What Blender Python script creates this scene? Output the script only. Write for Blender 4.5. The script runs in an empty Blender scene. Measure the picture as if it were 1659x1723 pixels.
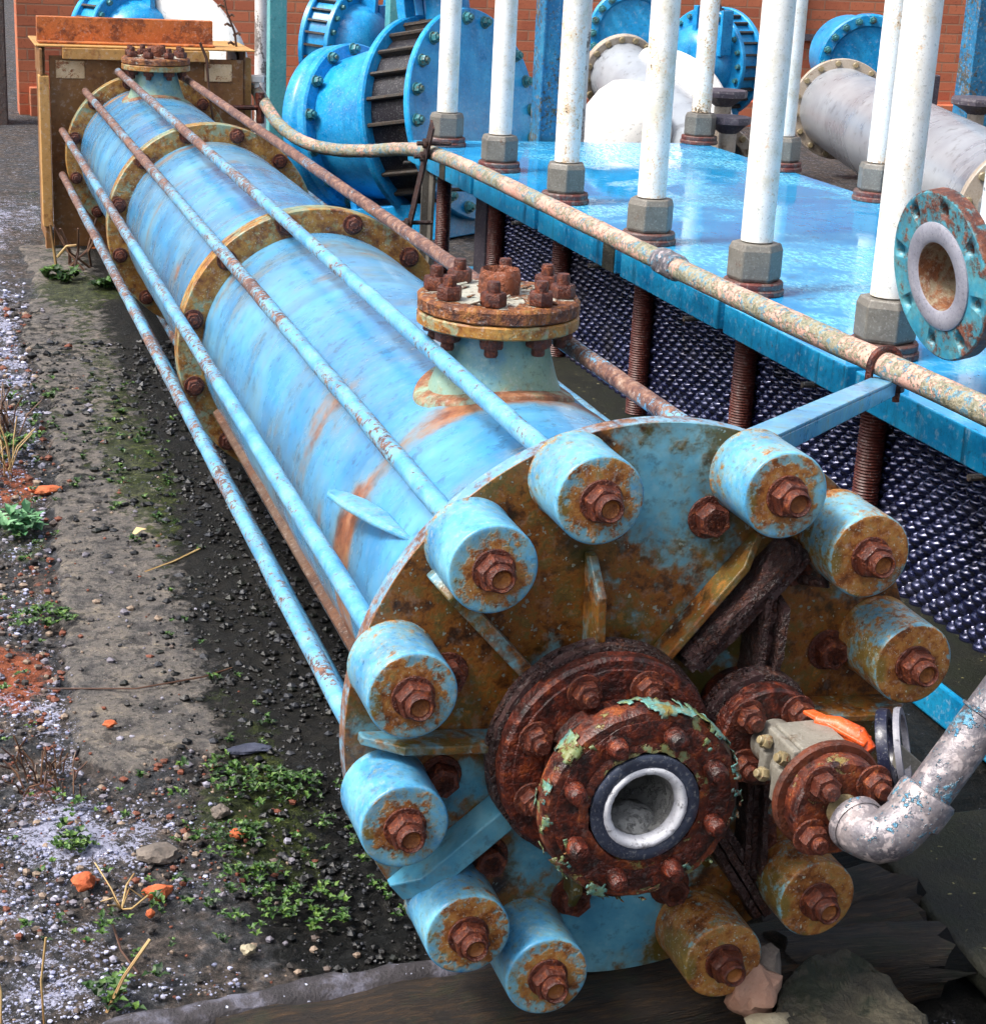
import bpy, math, random
import numpy as np
from mathutils import Vector, Matrix, noise as mnoise

random.seed(7)
sc = bpy.context.scene
COL = sc.collection
PI = math.pi
V = Vector
rad = math.radians

# ------------------------------------------------------------------ objects
def setp(o, label=None, cat=None, group=None, kind=None, wear=None):
    if label: o['label'] = label
    if cat: o['category'] = cat
    if group: o['group'] = group
    if kind: o['kind'] = kind
    if wear is not None: o['wear'] = float(wear)
    return o

def thing(name, label, cat, loc=(0, 0, 0), group=None, wear=None):
    o = bpy.data.objects.new(name, None)
    COL.objects.link(o)
    o.location = loc
    o.empty_display_size = .1
    return setp(o, label, cat, group, None, wear)

ORIG = {}
def worldloc(o):
    p = V((0, 0, 0))
    while o is not None:
        p = p + V(o.location)
        o = o.parent
    return p

def frame(d, ref=None):
    d = V(d).normalized()
    a = V(ref) if ref is not None else (V((0, 0, 1)) if abs(d.z) < .9 else V((0, 1, 0)))
    u = (a - d * a.dot(d)).normalized()
    v = d.cross(u)
    return u, v, d

class MB:
    def __init__(s):
        s.v = []; s.f = []; s.r = []; s.t = []
    def add(s, vs, fs, rust=0.0, tone=0.0):
        b = len(s.v)
        s.v += [tuple(x) for x in vs]
        s.f += [tuple(i + b for i in f) for f in fs]
        s.r += list(rust) if hasattr(rust, '__len__') else [rust] * len(vs)
        s.t += list(tone) if hasattr(tone, '__len__') else [tone] * len(vs)
        return s
    def lathe(s, o, d, prof, n=32, rust=None, jit=0, jf=8, ref=None, loop=False, seed=0, a0=0, squash=1):
        o = V(o); u, v, d = frame(d, ref)
        vs = []; rs = []; rings = []
        for (r, t) in prof:
            if r < 1e-6:
                rings.append([len(vs)]); vs.append(o + d * t); rs.append(rust(0, t, 0) if rust else 0); continue
            ring = []
            for k in range(n):
                a = a0 + 2 * PI * k / n
                rr = r
                if jit:
                    rr += jit * mnoise.noise(V((math.cos(a) * jf, math.sin(a) * jf, t * jf * 6 + seed * 7.7)))
                ring.append(len(vs)); vs.append(o + d * t + u * (rr * math.cos(a)) + v * (rr * math.sin(a) * squash))
                rs.append(rust(r, t, a) if rust else 0)
            rings.append(ring)
        fs = []
        pairs = list(zip(rings[:-1], rings[1:]))
        if loop: pairs.append((rings[-1], rings[0]))
        for A, B in pairs:
            if len(A) == 1 and len(B) == 1: continue
            for k in range(n):
                j = (k + 1) % n
                if len(A) == 1: fs.append((A[0], B[j], B[k]))
                elif len(B) == 1: fs.append((A[k], A[j], B[0]))
                else: fs.append((A[k], A[j], B[j], B[k]))
        return s.add(vs, fs, rs)
    def cyl(s, o, d, r, h, n=24, ch=.003, **k):
        return s.lathe(o, d, [(0, 0), (r - ch, 0), (r, ch), (r, h - ch), (r - ch, h), (0, h)], n, **k)
    def ring(s, o, d, ri, ro, h, n=40, ch=.003, **k):
        return s.lathe(o, d, [(ri, 0), (ro - ch, 0), (ro, ch), (ro, h - ch), (ro - ch, h), (ri + ch, h), (ri, h - ch)], n, loop=True, **k)
    def hexa(s, o, d, r, h, rot=0, **k):
        o = V(o); u, v, d = frame(d)
        vs = []; fs = []
        lv = [(r * .93, 0), (r, h * .1), (r, h * .82), (r * .9, h)]
        for (rr, t) in lv:
            for i in range(6):
                a = rot + i * PI / 3
                vs.append(o + d * t + u * rr * math.cos(a) + v * rr * math.sin(a))
        for L in range(3):
            for i in range(6):
                j = (i + 1) % 6
                fs.append((L * 6 + i, L * 6 + j, L * 6 + 6 + j, L * 6 + 6 + i))
        fs.append(tuple(range(5, -1, -1))); fs.append(tuple(range(18, 24)))
        return s.add(vs, fs, **k)
    def tube(s, pts, r, n=12, caps=True, rust=None, wob=0, seed=0):
        pts = [V(p) for p in pts]
        N = len(pts); rr = r if hasattr(r, '__len__') else [r] * N
        u = None; vs = []; fs = []; rs = []
        for i, p in enumerate(pts):
            d = (pts[min(i + 1, N - 1)] - pts[max(i - 1, 0)]).normalized()
            if u is None: u, v, _ = frame(d)
            else:
                u = (u - d * u.dot(d)).normalized(); v = d.cross(u)
            for k in range(n):
                a = 2 * PI * k / n
                q = p + (u * math.cos(a) + v * math.sin(a)) * rr[i]
                if wob: q = q + (u * math.cos(a) + v * math.sin(a)) * wob * mnoise.noise(q * 40 + V((seed, 0, 0)))
                vs.append(q); rs.append(rust(i / (N - 1)) if rust else 0)
        for i in range(N - 1):
            for k in range(n):
                j = (k + 1) % n
                fs.append((i * n + k, i * n + j, i * n + n + j, i * n + n + k))
        if caps:
            fs.append(tuple(range(n - 1, -1, -1))); fs.append(tuple((N - 1) * n + k for k in range(n)))
        return s.add(vs, fs, rs)
    def box(s, c, size, ax=None, **k):
        c = V(c); X, Y, Z = ax if ax else (V((1, 0, 0)), V((0, 1, 0)), V((0, 0, 1)))
        vs = [c + X * (size[0] * i / 2) + Y * (size[1] * j / 2) + Z * (size[2] * l / 2) for i in (-1, 1) for j in (-1, 1) for l in (-1, 1)]
        return s.add(vs, [(0, 1, 3, 2), (4, 6, 7, 5), (0, 4, 5, 1), (2, 3, 7, 6), (0, 2, 6, 4), (1, 5, 7, 3)], **k)
    def prism(s, pts, ext, **k):
        pts = [V(p) for p in pts]; n = len(pts); e = V(ext)
        vs = pts + [p + e for p in pts]
        fs = [tuple(range(n - 1, -1, -1)), tuple(range(n, 2 * n))] + [(i, (i + 1) % n, n + (i + 1) % n, n + i) for i in range(n)]
        return s.add(vs, fs, **k)
    def lump(s, c, r, seed=0, sub=2, rough=.35, sq=(1, 1, 1), fr=2.0, **k):
        import bmesh
        bm = bmesh.new(); bmesh.ops.create_icosphere(bm, subdivisions=sub, radius=1)
        bm.verts.ensure_lookup_table()
        vs = []
        for q in bm.verts:
            m = 1 + rough * mnoise.noise(q.co * fr + V((seed * 3.1, seed, 0))) + rough * .4 * mnoise.noise(q.co * fr * 3 + V((seed, 0, 5)))
            vs.append(V(c) + V((q.co.x * sq[0], q.co.y * sq[1], q.co.z * sq[2])) * (r * m))
        fs = [tuple(x.index for x in f.verts) for f in bm.faces]
        bm.free()
        return s.add(vs, fs, **k)
    def build(s, name, mat, parent=None, loc=None, smooth=35, bevel=0, wear=None, flip=False):
        """vertices are in world space unless loc is given (then local to loc, itself local to the parent)"""
        me = bpy.data.meshes.new(name)
        off = V((0, 0, 0))
        if loc is None and parent is not None: off = worldloc(parent)
        me.from_pydata([(x[0] - off.x, x[1] - off.y, x[2] - off.z) for x in s.v], [], s.f)
        import bmesh
        bm = bmesh.new(); bm.from_mesh(me)
        bmesh.ops.recalc_face_normals(bm, faces=bm.faces)
        bm.to_mesh(me); bm.free()
        if any(s.r):
            a = me.attributes.new('rust', 'FLOAT', 'POINT'); a.data.foreach_set('value', [float(x) for x in s.r])
        if any(s.t):
            a = me.attributes.new('tone', 'FLOAT', 'POINT'); a.data.foreach_set('value', [float(x) for x in s.t])
        if smooth:
            me.polygons.foreach_set('use_smooth', [True] * len(me.polygons))
            me.set_sharp_from_angle(angle=rad(smooth))
        me.materials.append(mat)
        o = bpy.data.objects.new(name, me); COL.objects.link(o)
        if parent is not None: o.parent = parent
        if loc is not None: o.location = loc
        if bevel:
            b = o.modifiers.new('bevel', 'BEVEL'); b.width = bevel; b.segments = 2; b.limit_method = 'ANGLE'; b.angle_limit = rad(40)
        if wear is not None: o['wear'] = float(wear)
        return o

def dup(o, parent=None, loc=None, rot=None, wear=None):
    c = o.copy(); COL.objects.link(c)
    if parent is not None: c.parent = parent
    if loc is not None: c.location = loc
    if rot is not None: c.rotation_euler = rot
    if wear is not None: c['wear'] = float(wear)
    for ch in [x for x in o.children]:
        dup(ch, c)
    return c

# ------------------------------------------------------------------ materials
def lin(r, g, b):
    f = lambda c: (c / 255 / 12.92) if c / 255 <= .04045 else ((c / 255 + .055) / 1.055) ** 2.4
    return (f(r), f(g), f(b), 1)

class NT:
    def __init__(s, name):
        s.m = bpy.data.materials.new(name); s.m.use_nodes = True
        s.n = s.m.node_tree.nodes; s.l = s.m.node_tree.links; s.n.clear()
        s.out = s.n.new('ShaderNodeOutputMaterial'); s.b = s.n.new('ShaderNodeBsdfPrincipled')
        s.l.new(s.b.outputs[0], s.out.inputs[0])
        s.tc = s.n.new('ShaderNodeTexCoord'); s.oi = s.n.new('ShaderNodeObjectInfo')
        s.W = s.math('MULTIPLY', s.oi.outputs['Random'], 53.0)
        s.obj = s.tc.outputs['Object']
    def put(s, sock, val):
        if isinstance(val, bpy.types.NodeSocket): s.l.new(val, sock)
        elif val is not None: sock.default_value = val
    def math(s, op, a, b=None, c=None, clamp=False):
        n = s.n.new('ShaderNodeMath'); n.operation = op; n.use_clamp = clamp
        s.put(n.inputs[0], a); s.put(n.inputs[1], b); s.put(n.inputs[2], c)
        return n.outputs[0]
    def scale(s, vec, k):
        n = s.n.new('ShaderNodeVectorMath'); n.operation = 'MULTIPLY'; s.put(n.inputs[0], vec); n.inputs[1].default_value = k
        return n.outputs[0]
    def noise(s, vec, sc_, det=5, ro=.6, dist=0, w=None):
        n = s.n.new('ShaderNodeTexNoise'); n.noise_dimensions = '4D'
        s.put(n.inputs['Vector'], vec); s.put(n.inputs['W'], s.W if w is None else w)
        n.inputs['Scale'].default_value = sc_; n.inputs['Detail'].default_value = det; n.inputs['Roughness'].default_value = ro
        n.inputs['Distortion'].default_value = dist
        return n.outputs[0]
    def voro(s, vec, sc_, feat='F1', out='Distance', rnd=1):
        n = s.n.new('ShaderNodeTexVoronoi'); n.feature = feat; s.put(n.inputs['Vector'], vec); n.inputs['Scale'].default_value = sc_
        n.inputs['Randomness'].default_value = rnd
        return n.outputs[out]
    def ramp(s, fac, stops, interp='LINEAR'):
        n = s.n.new('ShaderNodeValToRGB'); n.color_ramp.interpolation = interp
        e = n.color_ramp.elements
        while len(e) < len(stops): e.new(.5)
        for el, (p, c) in zip(e, stops):
            el.position = p; el.color = c if len(c) == 4 else (*c, 1)
        s.put(n.inputs[0], fac)
        return n.outputs[0]
    def mix(s, f, a, b, blend='MIX'):
        n = s.n.new('ShaderNodeMix'); n.data_type = 'RGBA'; n.blend_type = blend
        s.put(n.inputs[0], f); s.put(n.inputs[6], a); s.put(n.inputs[7], b)
        return n.outputs[2]
    def fmix(s, f, a, b):
        n = s.n.new('ShaderNodeMix'); n.data_type = 'FLOAT'
        s.put(n.inputs[0], f); s.put(n.inputs[2], a); s.put(n.inputs[3], b)
        return n.outputs[0]
    def attr(s, name, typ='GEOMETRY'):
        n = s.n.new('ShaderNodeAttribute'); n.attribute_name = name; n.attribute_type = typ
        return n.outputs['Fac']
    def step(s, x, e0, e1):
        n = s.n.new('ShaderNodeMapRange'); n.interpolation_type = 'SMOOTHSTEP'
        s.put(n.inputs[0], x); s.put(n.inputs[1], e0); s.put(n.inputs[2], e1)
        return n.outputs[0]
    def bump(s, h, strength=.5, dist=.004):
        n = s.n.new('ShaderNodeBump'); n.inputs['Strength'].default_value = strength; n.inputs['Distance'].default_value = dist
        s.put(n.inputs['Height'], h)
        s.l.new(n.outputs[0], s.b.inputs['Normal'])
    def fin(s, col, rough, metal=0, spec=None, coat=None):
        s.put(s.b.inputs['Base Color'], col); s.put(s.b.inputs['Roughness'], rough); s.put(s.b.inputs['Metallic'], metal)
        if spec is not None: s.put(s.b.inputs['Specular IOR Level'], spec)
        if coat is not None:
            s.put(s.b.inputs['Coat Weight'], coat); s.b.inputs['Coat Roughness'].default_value = .15
        return s.m

BLUE = [lin(52, 128, 186), lin(66, 150, 205), lin(92, 172, 216)]
RUST = [lin(38, 17, 12), lin(92, 44, 24), lin(140, 76, 30), lin(168, 104, 46)]
DRUST = [lin(24, 10, 9), lin(52, 24, 18), lin(84, 38, 22), lin(130, 66, 28)]

def paint(name, paints, rusts, thr=.62, soft=.03, scl=6, stretch=(1, 1, 1), rough=.35, stain=None, stain_w=.09, wearK=.3, bump=.5, bd=.003, streak=None, streak2=None, fine=.3, spec=.5, coat=None, speck=None, con=1.35, rr=(.42, .5), algae=None, metal=0, lite=.22):
    t = NT(name)
    vec = t.scale(t.obj, stretch)
    n1 = t.noise(vec, scl, 5, .66, .3)
    n2 = t.noise(t.obj, scl * 7, 3, .7)
    m = t.math('ADD', t.math('MULTIPLY', n1, 1 - fine), t.math('MULTIPLY', n2, fine))
    m = t.math('MULTIPLY_ADD', m, con, .5 - .5 * con)
    m = t.math('ADD', m, t.attr('rust'))
    m = t.math('MULTIPLY_ADD', t.attr('wear', 'OBJECT'), wearK, m)
    mask = t.step(m, thr - soft, thr + soft)
    halo = t.step(m, thr - stain_w - soft, thr + soft)
    pn = t.noise(t.obj, scl * .9, 5, .68)
    pc = t.ramp(pn, [(.36 + .28 * i / max(1, len(paints) - 1), c) for i, c in enumerate(paints)])
    for stk in (streak, streak2):
        if stk:
            sv, sa, scol, slo, shi = stk
            sn = t.noise(t.scale(t.obj, sv), 1, 4, .65, .2)
            pc = t.mix(t.math('MULTIPLY', t.step(sn, slo, shi), sa), pc, scol)
    if stain: pc = t.mix(t.math('MULTIPLY', halo, .75), pc, stain)
    rn = t.noise(t.obj, scl * 3.2, 5, .74)
    rc = t.ramp(rn, [(.36 + .3 * i / (len(rusts) - 1), c) for i, c in enumerate(rusts)])
    if algae:
        rc = t.mix(t.math('MULTIPLY', t.step(t.noise(t.obj, scl * .8, 4, .6, .3, w=3.3), .5, .62), .75), rc, algae)
    if speck:
        rc = t.mix(t.math('MULTIPLY', t.step(t.noise(t.obj, scl * 18, 2, .6), .64, .68), .85), rc, speck)
    col = t.mix(mask, pc, rc)
    dirt = t.noise(t.obj, scl * 9, 3, .75)
    col = t.mix(t.math('MULTIPLY', t.step(dirt, .54, .68), .38), col, lin(44, 36, 32))
    col = t.mix(t.math('MULTIPLY', t.step(dirt, .46, .34), lite), col, lin(200, 200, 196))
    rg = t.fmix(mask, t.math('MULTIPLY_ADD', pn, .3, rough - .14), t.math('MULTIPLY_ADD', rn, rr[1], rr[0]))
    h = t.math('ADD', t.math('MULTIPLY', mask, -.6), t.math('MULTIPLY', t.math('MULTIPLY', mask, rn), 1.9))
    h = t.math('ADD', h, t.math('MULTIPLY', dirt, t.fmix(mask, .22, .7)))
    t.bump(h, bump, bd)
    return t.fin(col, rg, metal, spec, coat)

M = {}
M['shell'] = paint('shell_paint', [lin(56, 126, 178), lin(72, 148, 198), lin(98, 170, 210)], [lin(84, 46, 32), lin(132, 78, 50), lin(158, 106, 70), lin(142, 118, 88)],
                   thr=.70, soft=.13, scl=3.2, stretch=(1, 1.6, 1), rough=.26, stain=lin(118, 128, 104), stain_w=.18, bump=.3, bd=.002,
                   streak=((1.1, 13, 1.1), .40, lin(48, 88, 132), .50, .74), streak2=((1.6, 8, 1.6), .5, lin(122, 116, 92), .55, .72), fine=.25, coat=.3, lite=.05)
M['plate'] = paint('end_plate_paint', [lin(54, 126, 160), lin(86, 154, 180), lin(124, 182, 198)], [lin(40, 23, 13), lin(84, 49, 20), lin(132, 80, 28), lin(96, 82, 40), lin(164, 108, 46)],
                   thr=.50, soft=.07, scl=5.5, rough=.36, stain=lin(112, 114, 84), stain_w=.12, bump=.45, bd=.003, fine=.34, speck=lin(150, 160, 150), rr=(.16, .5), algae=lin(64, 68, 24), lite=.08)
M['rim'] = paint('plate_rim_paint', [lin(92, 140, 170), lin(120, 160, 182)], [lin(84, 52, 40), lin(120, 84, 64), lin(140, 112, 92)], thr=.5, soft=.08, scl=9, rough=.45, fine=.4)
M['cup'] = paint('cup_paint', [lin(56, 126, 176), lin(80, 156, 200), lin(112, 182, 212)], [lin(84, 46, 22), lin(136, 82, 36), lin(164, 116, 58), lin(128, 112, 66)],
                 thr=.70, soft=.07, scl=12, rough=.30, stain=lin(132, 146, 112), stain_w=.20, wearK=.24, bump=.5, bd=.002, fine=.5, speck=lin(190, 196, 180), rr=(.3, .5), algae=lin(104, 96, 40))
M['rod'] = paint('rod_paint', [lin(66, 140, 190), lin(92, 164, 206), lin(120, 180, 208)], [lin(60, 38, 40), lin(92, 62, 56), lin(128, 92, 76), lin(150, 124, 106)],
                 thr=.62, soft=.03, scl=14, stretch=(1, .35, 1), rough=.36, stain=lin(126, 140, 140), bump=.7, bd=.003, fine=.5)
M['flange'] = paint('flange_rust', [lin(112, 140, 124), lin(128, 152, 134), lin(146, 130, 74)], [lin(84, 42, 20), lin(136, 86, 32), lin(164, 118, 50), lin(176, 138, 74)],
                    thr=.45, soft=.06, scl=7, rough=.42, stain=lin(146, 122, 66), bump=.5, bd=.003, fine=.4, speck=lin(200, 190, 150), rr=(.25, .5))
M['darkrust'] = paint('dark_rust', [lin(50, 18, 14), lin(68, 26, 18)], [lin(18, 8, 8), lin(50, 19, 13), lin(92, 34, 18), lin(140, 66, 28)], thr=.42, soft=.1, scl=12, rough=.42, bump=.8, bd=.0035, fine=.45, rr=(.14, .6), lite=.05)
M['scalerust'] = paint('flaking_rust', [lin(104, 112, 66), lin(116, 140, 104), lin(108, 96, 46)], [lin(32, 13, 12), lin(68, 28, 19), lin(104, 46, 24), lin(146, 78, 34)], thr=.45, soft=.03, scl=11, rough=.45, stain=lin(128, 92, 38), bump=.8, bd=.0035, fine=.45, rr=(.15, .6), lite=.06)
M['bolt'] = paint('bolt_rust', [lin(64, 26, 18), lin(86, 38, 22)], [lin(36, 15, 12), lin(72, 28, 17), lin(108, 48, 24), lin(150, 82, 38)], thr=.48, soft=.1, scl=30, rough=.4, bump=.9, bd=.002, fine=.5, rr=(.15, .6), lite=.05)
M['ochre'] = paint('ochre_rust', [lin(132, 76, 32), lin(164, 104, 44)], [lin(96, 48, 22), lin(136, 80, 34)], thr=.52, soft=.08, scl=40, rough=.5, lite=.05)
M['topcover'] = paint('flaking_cover', [lin(142, 138, 124), lin(170, 168, 156), lin(150, 160, 150)], [lin(58, 30, 22), lin(100, 54, 30), lin(140, 84, 36), lin(150, 112, 56)], thr=.52, soft=.025, scl=11, rough=.55, bump=1, bd=.006, fine=.35)
M['neck'] = paint('neck_paint', [lin(88, 146, 168), lin(124, 160, 150), lin(140, 164, 140)], [lin(96, 56, 38), lin(136, 88, 60), lin(156, 116, 84)], thr=.70, soft=.09, scl=9, rough=.4, stain=lin(138, 140, 96), bump=.5)
M['brownframe'] = paint('brown_frame', [lin(124, 86, 48), lin(142, 100, 56)], [lin(92, 56, 32), lin(128, 82, 44), lin(150, 106, 58)], thr=.55, soft=.12, scl=4, rough=.5, bump=.3)
M['tan'] = paint('tan_frame', [lin(172, 128, 70), lin(190, 146, 86)], [lin(120, 74, 36), lin(160, 108, 56)], thr=.62, soft=.08, scl=5, rough=.5, bump=.3, fine=.4)
M['orangerust'] = paint('orange_rust', [lin(172, 92, 40), lin(196, 112, 52)], [lin(84, 44, 26), lin(132, 70, 34), lin(170, 96, 40)], thr=.52, soft=.08, scl=9, rough=.6, bump=.5)
M['patch'] = paint('pale_patch', [lin(206, 176, 136), lin(224, 200, 164)], [lin(140, 84, 50), lin(170, 116, 76)], thr=.54, soft=.02, scl=18, rough=.6)
M['deck'] = paint('deck_paint', [lin(10, 118, 168), lin(20, 138, 186), lin(36, 150, 194)], [lin(24, 36, 44), lin(60, 62, 56), lin(100, 92, 66)], thr=.68, soft=.04, scl=6, rough=.34, bump=.3, bd=.002, fine=.4, stretch=(1, 1, .5), streak=((22, 22, 1.6), .75, lin(16, 44, 56), .52, .70))
M['bgblue'] = paint('pump_paint', [lin(8, 124, 186), lin(18, 144, 206), lin(44, 160, 216)], [lin(80, 70, 60), lin(140, 110, 80)], thr=.80, soft=.02, scl=5, rough=.3, bump=.25, bd=.002, streak=((5, 5, 1.2), .35, lin(14, 84, 136), .52, .7))
M['bggreen'] = paint('bolt_green', [lin(40, 104, 116), lin(54, 124, 130)], [lin(60, 60, 50), lin(90, 84, 60)], thr=.58, scl=20, rough=.4)
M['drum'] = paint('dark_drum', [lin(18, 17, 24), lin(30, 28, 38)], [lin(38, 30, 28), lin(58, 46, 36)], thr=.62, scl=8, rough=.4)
M['rib'] = paint('rib_rust', [lin(38, 33, 30), lin(56, 48, 40)], [lin(44, 30, 24), lin(74, 56, 38)], thr=.55, scl=20, rough=.6)
M['pink'] = paint('peeling_pink', [lin(196, 144, 128), lin(208, 164, 146), lin(182, 150, 136)], [lin(88, 98, 84), lin(128, 126, 104), lin(158, 148, 122), lin(72, 136, 162), lin(120, 116, 92)], thr=.475, soft=.02, scl=12, stretch=(1, .45, 1), rough=.5, bump=1, bd=.005, fine=.4)
M['galv'] = paint('galvanised', [lin(84, 82, 90), lin(118, 114, 120), lin(150, 140, 140)], [lin(70, 138, 178), lin(104, 160, 186), lin(92, 112, 128)], thr=.585, soft=.03, scl=18, rough=.38, bump=1, bd=.005, fine=.5, streak=((60, 60, 60), .75, lin(190, 178, 178), .52, .62), metal=.3)
M['white'] = paint('white_sleeve', [lin(214, 208, 192), lin(232, 230, 224), lin(238, 238, 234)], [lin(60, 54, 48), lin(112, 92, 66)], thr=.80, soft=.012, scl=15, rough=.38, fine=.5, stain=lin(214, 164, 96), stain_w=.14, bump=.3, stretch=(1, 1, .45))
M['nutgrey'] = paint('grey_nut', [lin(98, 94, 88), lin(116, 112, 104)], [lin(84, 64, 54), lin(110, 86, 66)], thr=.66, soft=.06, scl=18, rough=.42, bump=.35, bd=.001)
M['washer'] = paint('washer_rust', [lin(100, 92, 88), lin(96, 60, 52)], [lin(88, 36, 32), lin(112, 52, 42)], thr=.52, soft=.05, scl=12, rough=.5)
M['redrod'] = paint('red_rod', [lin(74, 26, 20), lin(92, 36, 24)], [lin(58, 22, 18), lin(108, 50, 30)], thr=.58, soft=.1, scl=12, rough=.5, bump=.4)
M['steel'] = paint('stainless', [lin(140, 146, 156), lin(158, 164, 172), lin(174, 180, 186)], [lin(120, 122, 126), lin(146, 146, 148)], thr=.80, soft=.1, scl=2, rough=.28, bump=.05, spec=.7, metal=.22, lite=.03)
M['steelflange'] = paint('stainless_flange', [lin(160, 146, 130), lin(176, 164, 150)], [lin(120, 100, 84), lin(150, 130, 110)], thr=.6, scl=14, rough=.4)
M['brass'] = paint('brass_bolt', [lin(120, 106, 76), lin(150, 136, 104)], RUST, thr=.62, scl=30, rough=.35)
M['tealrust'] = paint('teal_column', [lin(20, 92, 132), lin(30, 112, 156), lin(44, 126, 160)], [lin(40, 60, 62), lin(84, 74, 58), lin(120, 104, 76)], thr=.56, soft=.06, scl=7, stretch=(1, 1, .4), rough=.5, fine=.5)
M['teal'] = paint('teal_paint', [lin(74, 150, 156), lin(96, 168, 170)], RUST, thr=.7, scl=8, rough=.45)
M['whitepost'] = paint('weathered_white', [lin(206, 200, 196), lin(220, 214, 210)], [lin(100, 92, 88), lin(150, 142, 136)], thr=.56, soft=.02, scl=12, stretch=(1, 1, .5), rough=.6)
M['purewhite'] = paint('white_pipe', [lin(232, 230, 226), lin(240, 238, 232)], [lin(190, 160, 120), lin(210, 190, 150)], thr=.7, soft=.06, scl=4, rough=.4)
M['greydisc'] = paint('grey_disc', [lin(66, 60, 72), lin(82, 76, 86)], [lin(80, 64, 60), lin(110, 92, 80)], thr=.6, scl=10, rough=.55)
M['alu'] = paint('cast_alu', [lin(120, 116, 108), lin(140, 136, 126)], [lin(96, 84, 70), lin(120, 108, 92)], thr=.62, soft=.05, scl=22, rough=.4, bump=.3)
M['orange'] = paint('orange_lever', [lin(206, 74, 24), lin(226, 96, 40)], [lin(120, 52, 30), lin(150, 76, 46)], thr=.62, scl=26, rough=.4, bump=.6)
M['gasket'] = paint('gasket', [lin(86, 40, 24), lin(104, 50, 28)], [lin(40, 18, 12), lin(66, 32, 20), lin(100, 50, 26)], thr=.55, soft=.1, scl=14, rough=.55, lite=.06)
M['navy'] = paint('navy_ring', [lin(44, 50, 66), lin(58, 66, 84)], [lin(90, 92, 100), lin(110, 112, 120)], thr=.68, scl=20, rough=.28, bump=.2)
M['whitelining'] = paint('white_lining', [lin(196, 198, 206), lin(216, 218, 224)], [lin(120, 120, 126), lin(150, 150, 156)], thr=.62, soft=.05, scl=40, rough=.5, bump=.8, bd=.003)
M['boregrey'] = paint('bore_sediment', [lin(124, 124, 122), lin(160, 160, 156)], [lin(80, 80, 80), lin(200, 200, 198)], thr=.55, soft=.04, scl=60, rough=.7, bump=1, bd=.004)
M['flake'] = paint('paint_flake', [lin(104, 104, 52), lin(112, 128, 84), lin(92, 152, 150), lin(126, 112, 56)], [lin(70, 40, 30), lin(110, 66, 36), lin(140, 92, 44)], thr=.56, soft=.05, scl=16, rough=.42, bump=.9, bd=.004, fine=.5)
M['rotten'] = paint('laminated_rust', [lin(52, 34, 36), lin(74, 52, 50)], [lin(26, 15, 17), lin(62, 34, 28), lin(104, 58, 38)], thr=.5, soft=.06, scl=16, stretch=(1, 1, .6), rough=.42, bump=1, bd=.008, fine=.5, rr=(.15, .6), lite=.15)
M['blackplastic'] = paint('black_ring', [lin(20, 24, 44), lin(34, 38, 60)], [lin(60, 62, 72), lin(80, 82, 90)], thr=.7, scl=20, rough=.3)
M['greyplastic'] = paint('grey_ring', [lin(112, 112, 124), lin(132, 132, 142)], [lin(90, 90, 96), lin(110, 110, 116)], thr=.66, scl=20, rough=.45)
M['turq'] = paint('turquoise_flange', [lin(36, 116, 146), lin(54, 140, 166), lin(86, 156, 168)], [lin(56, 30, 30), lin(100, 56, 42), lin(136, 80, 54)], thr=.56, soft=.06, scl=9, rough=.4, stain=lin(84, 104, 92), stain_w=.14, bump=.7, fine=.45, lite=.1)
M['borerust'] = paint('bore_rust', [lin(120, 110, 92), lin(150, 138, 114)], [lin(90, 52, 32), lin(140, 90, 54)], thr=.70, soft=.08, scl=12, rough=.55)
M['rface'] = paint('raised_face', [lin(136, 136, 148), lin(160, 160, 172)], [lin(112, 84, 64), lin(140, 110, 84)], thr=.66, soft=.06, scl=16, rough=.4, metal=.2)
M['hole'] = paint('bolt_hole', [lin(14, 8, 10), lin(24, 14, 16)], [lin(20, 12, 12), lin(36, 20, 18)], thr=.6, scl=30, rough=.8)
M['skid'] = paint('skid_rust', [lin(84, 62, 50), lin(104, 80, 62)], [lin(60, 38, 28), lin(110, 72, 48)], thr=.5, soft=.06, scl=12, rough=.6)

# --- wood
def wood(name, tones, moss=None):
    t = NT(name)
    g = t.noise(t.scale(t.obj, (1.0, 9, 9)), 10, 6, .72, .5)
    c = t.ramp(g, [(.3, tones[0]), (.5, tones[1]), (.7, tones[2])])
    k = t.noise(t.obj, 7, 6, .65)
    c = t.mix(t.step(k, .55, .64), c, lin(24, 20, 16))
    if moss:
        c = t.mix(t.math('MULTIPLY', t.step(t.noise(t.obj, 10, 7, .7), .52, .6), .8), c, moss)
    fb_ = t.noise(t.scale(t.obj, (1.0, 14, 14)), 26, 4, .7)
    c = t.mix(t.math('MULTIPLY', t.step(fb_, .52, .64), .5), c, tones[2])
    t.bump(t.math('ADD', t.math('ADD', g, t.math('MULTIPLY', k, .6)), t.math('MULTIPLY', fb_, .5)), 1.0, .014)
    return t.fin(c, .6)
M['timber'] = wood('wet_timber', [lin(10, 8, 7), lin(36, 26, 17), lin(92, 66, 36)], lin(34, 38, 18))
M['oldtimber'] = wood('broken_timber', [lin(14, 12, 12), lin(42, 36, 32), lin(84, 70, 54)], lin(28, 34, 22))

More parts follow.
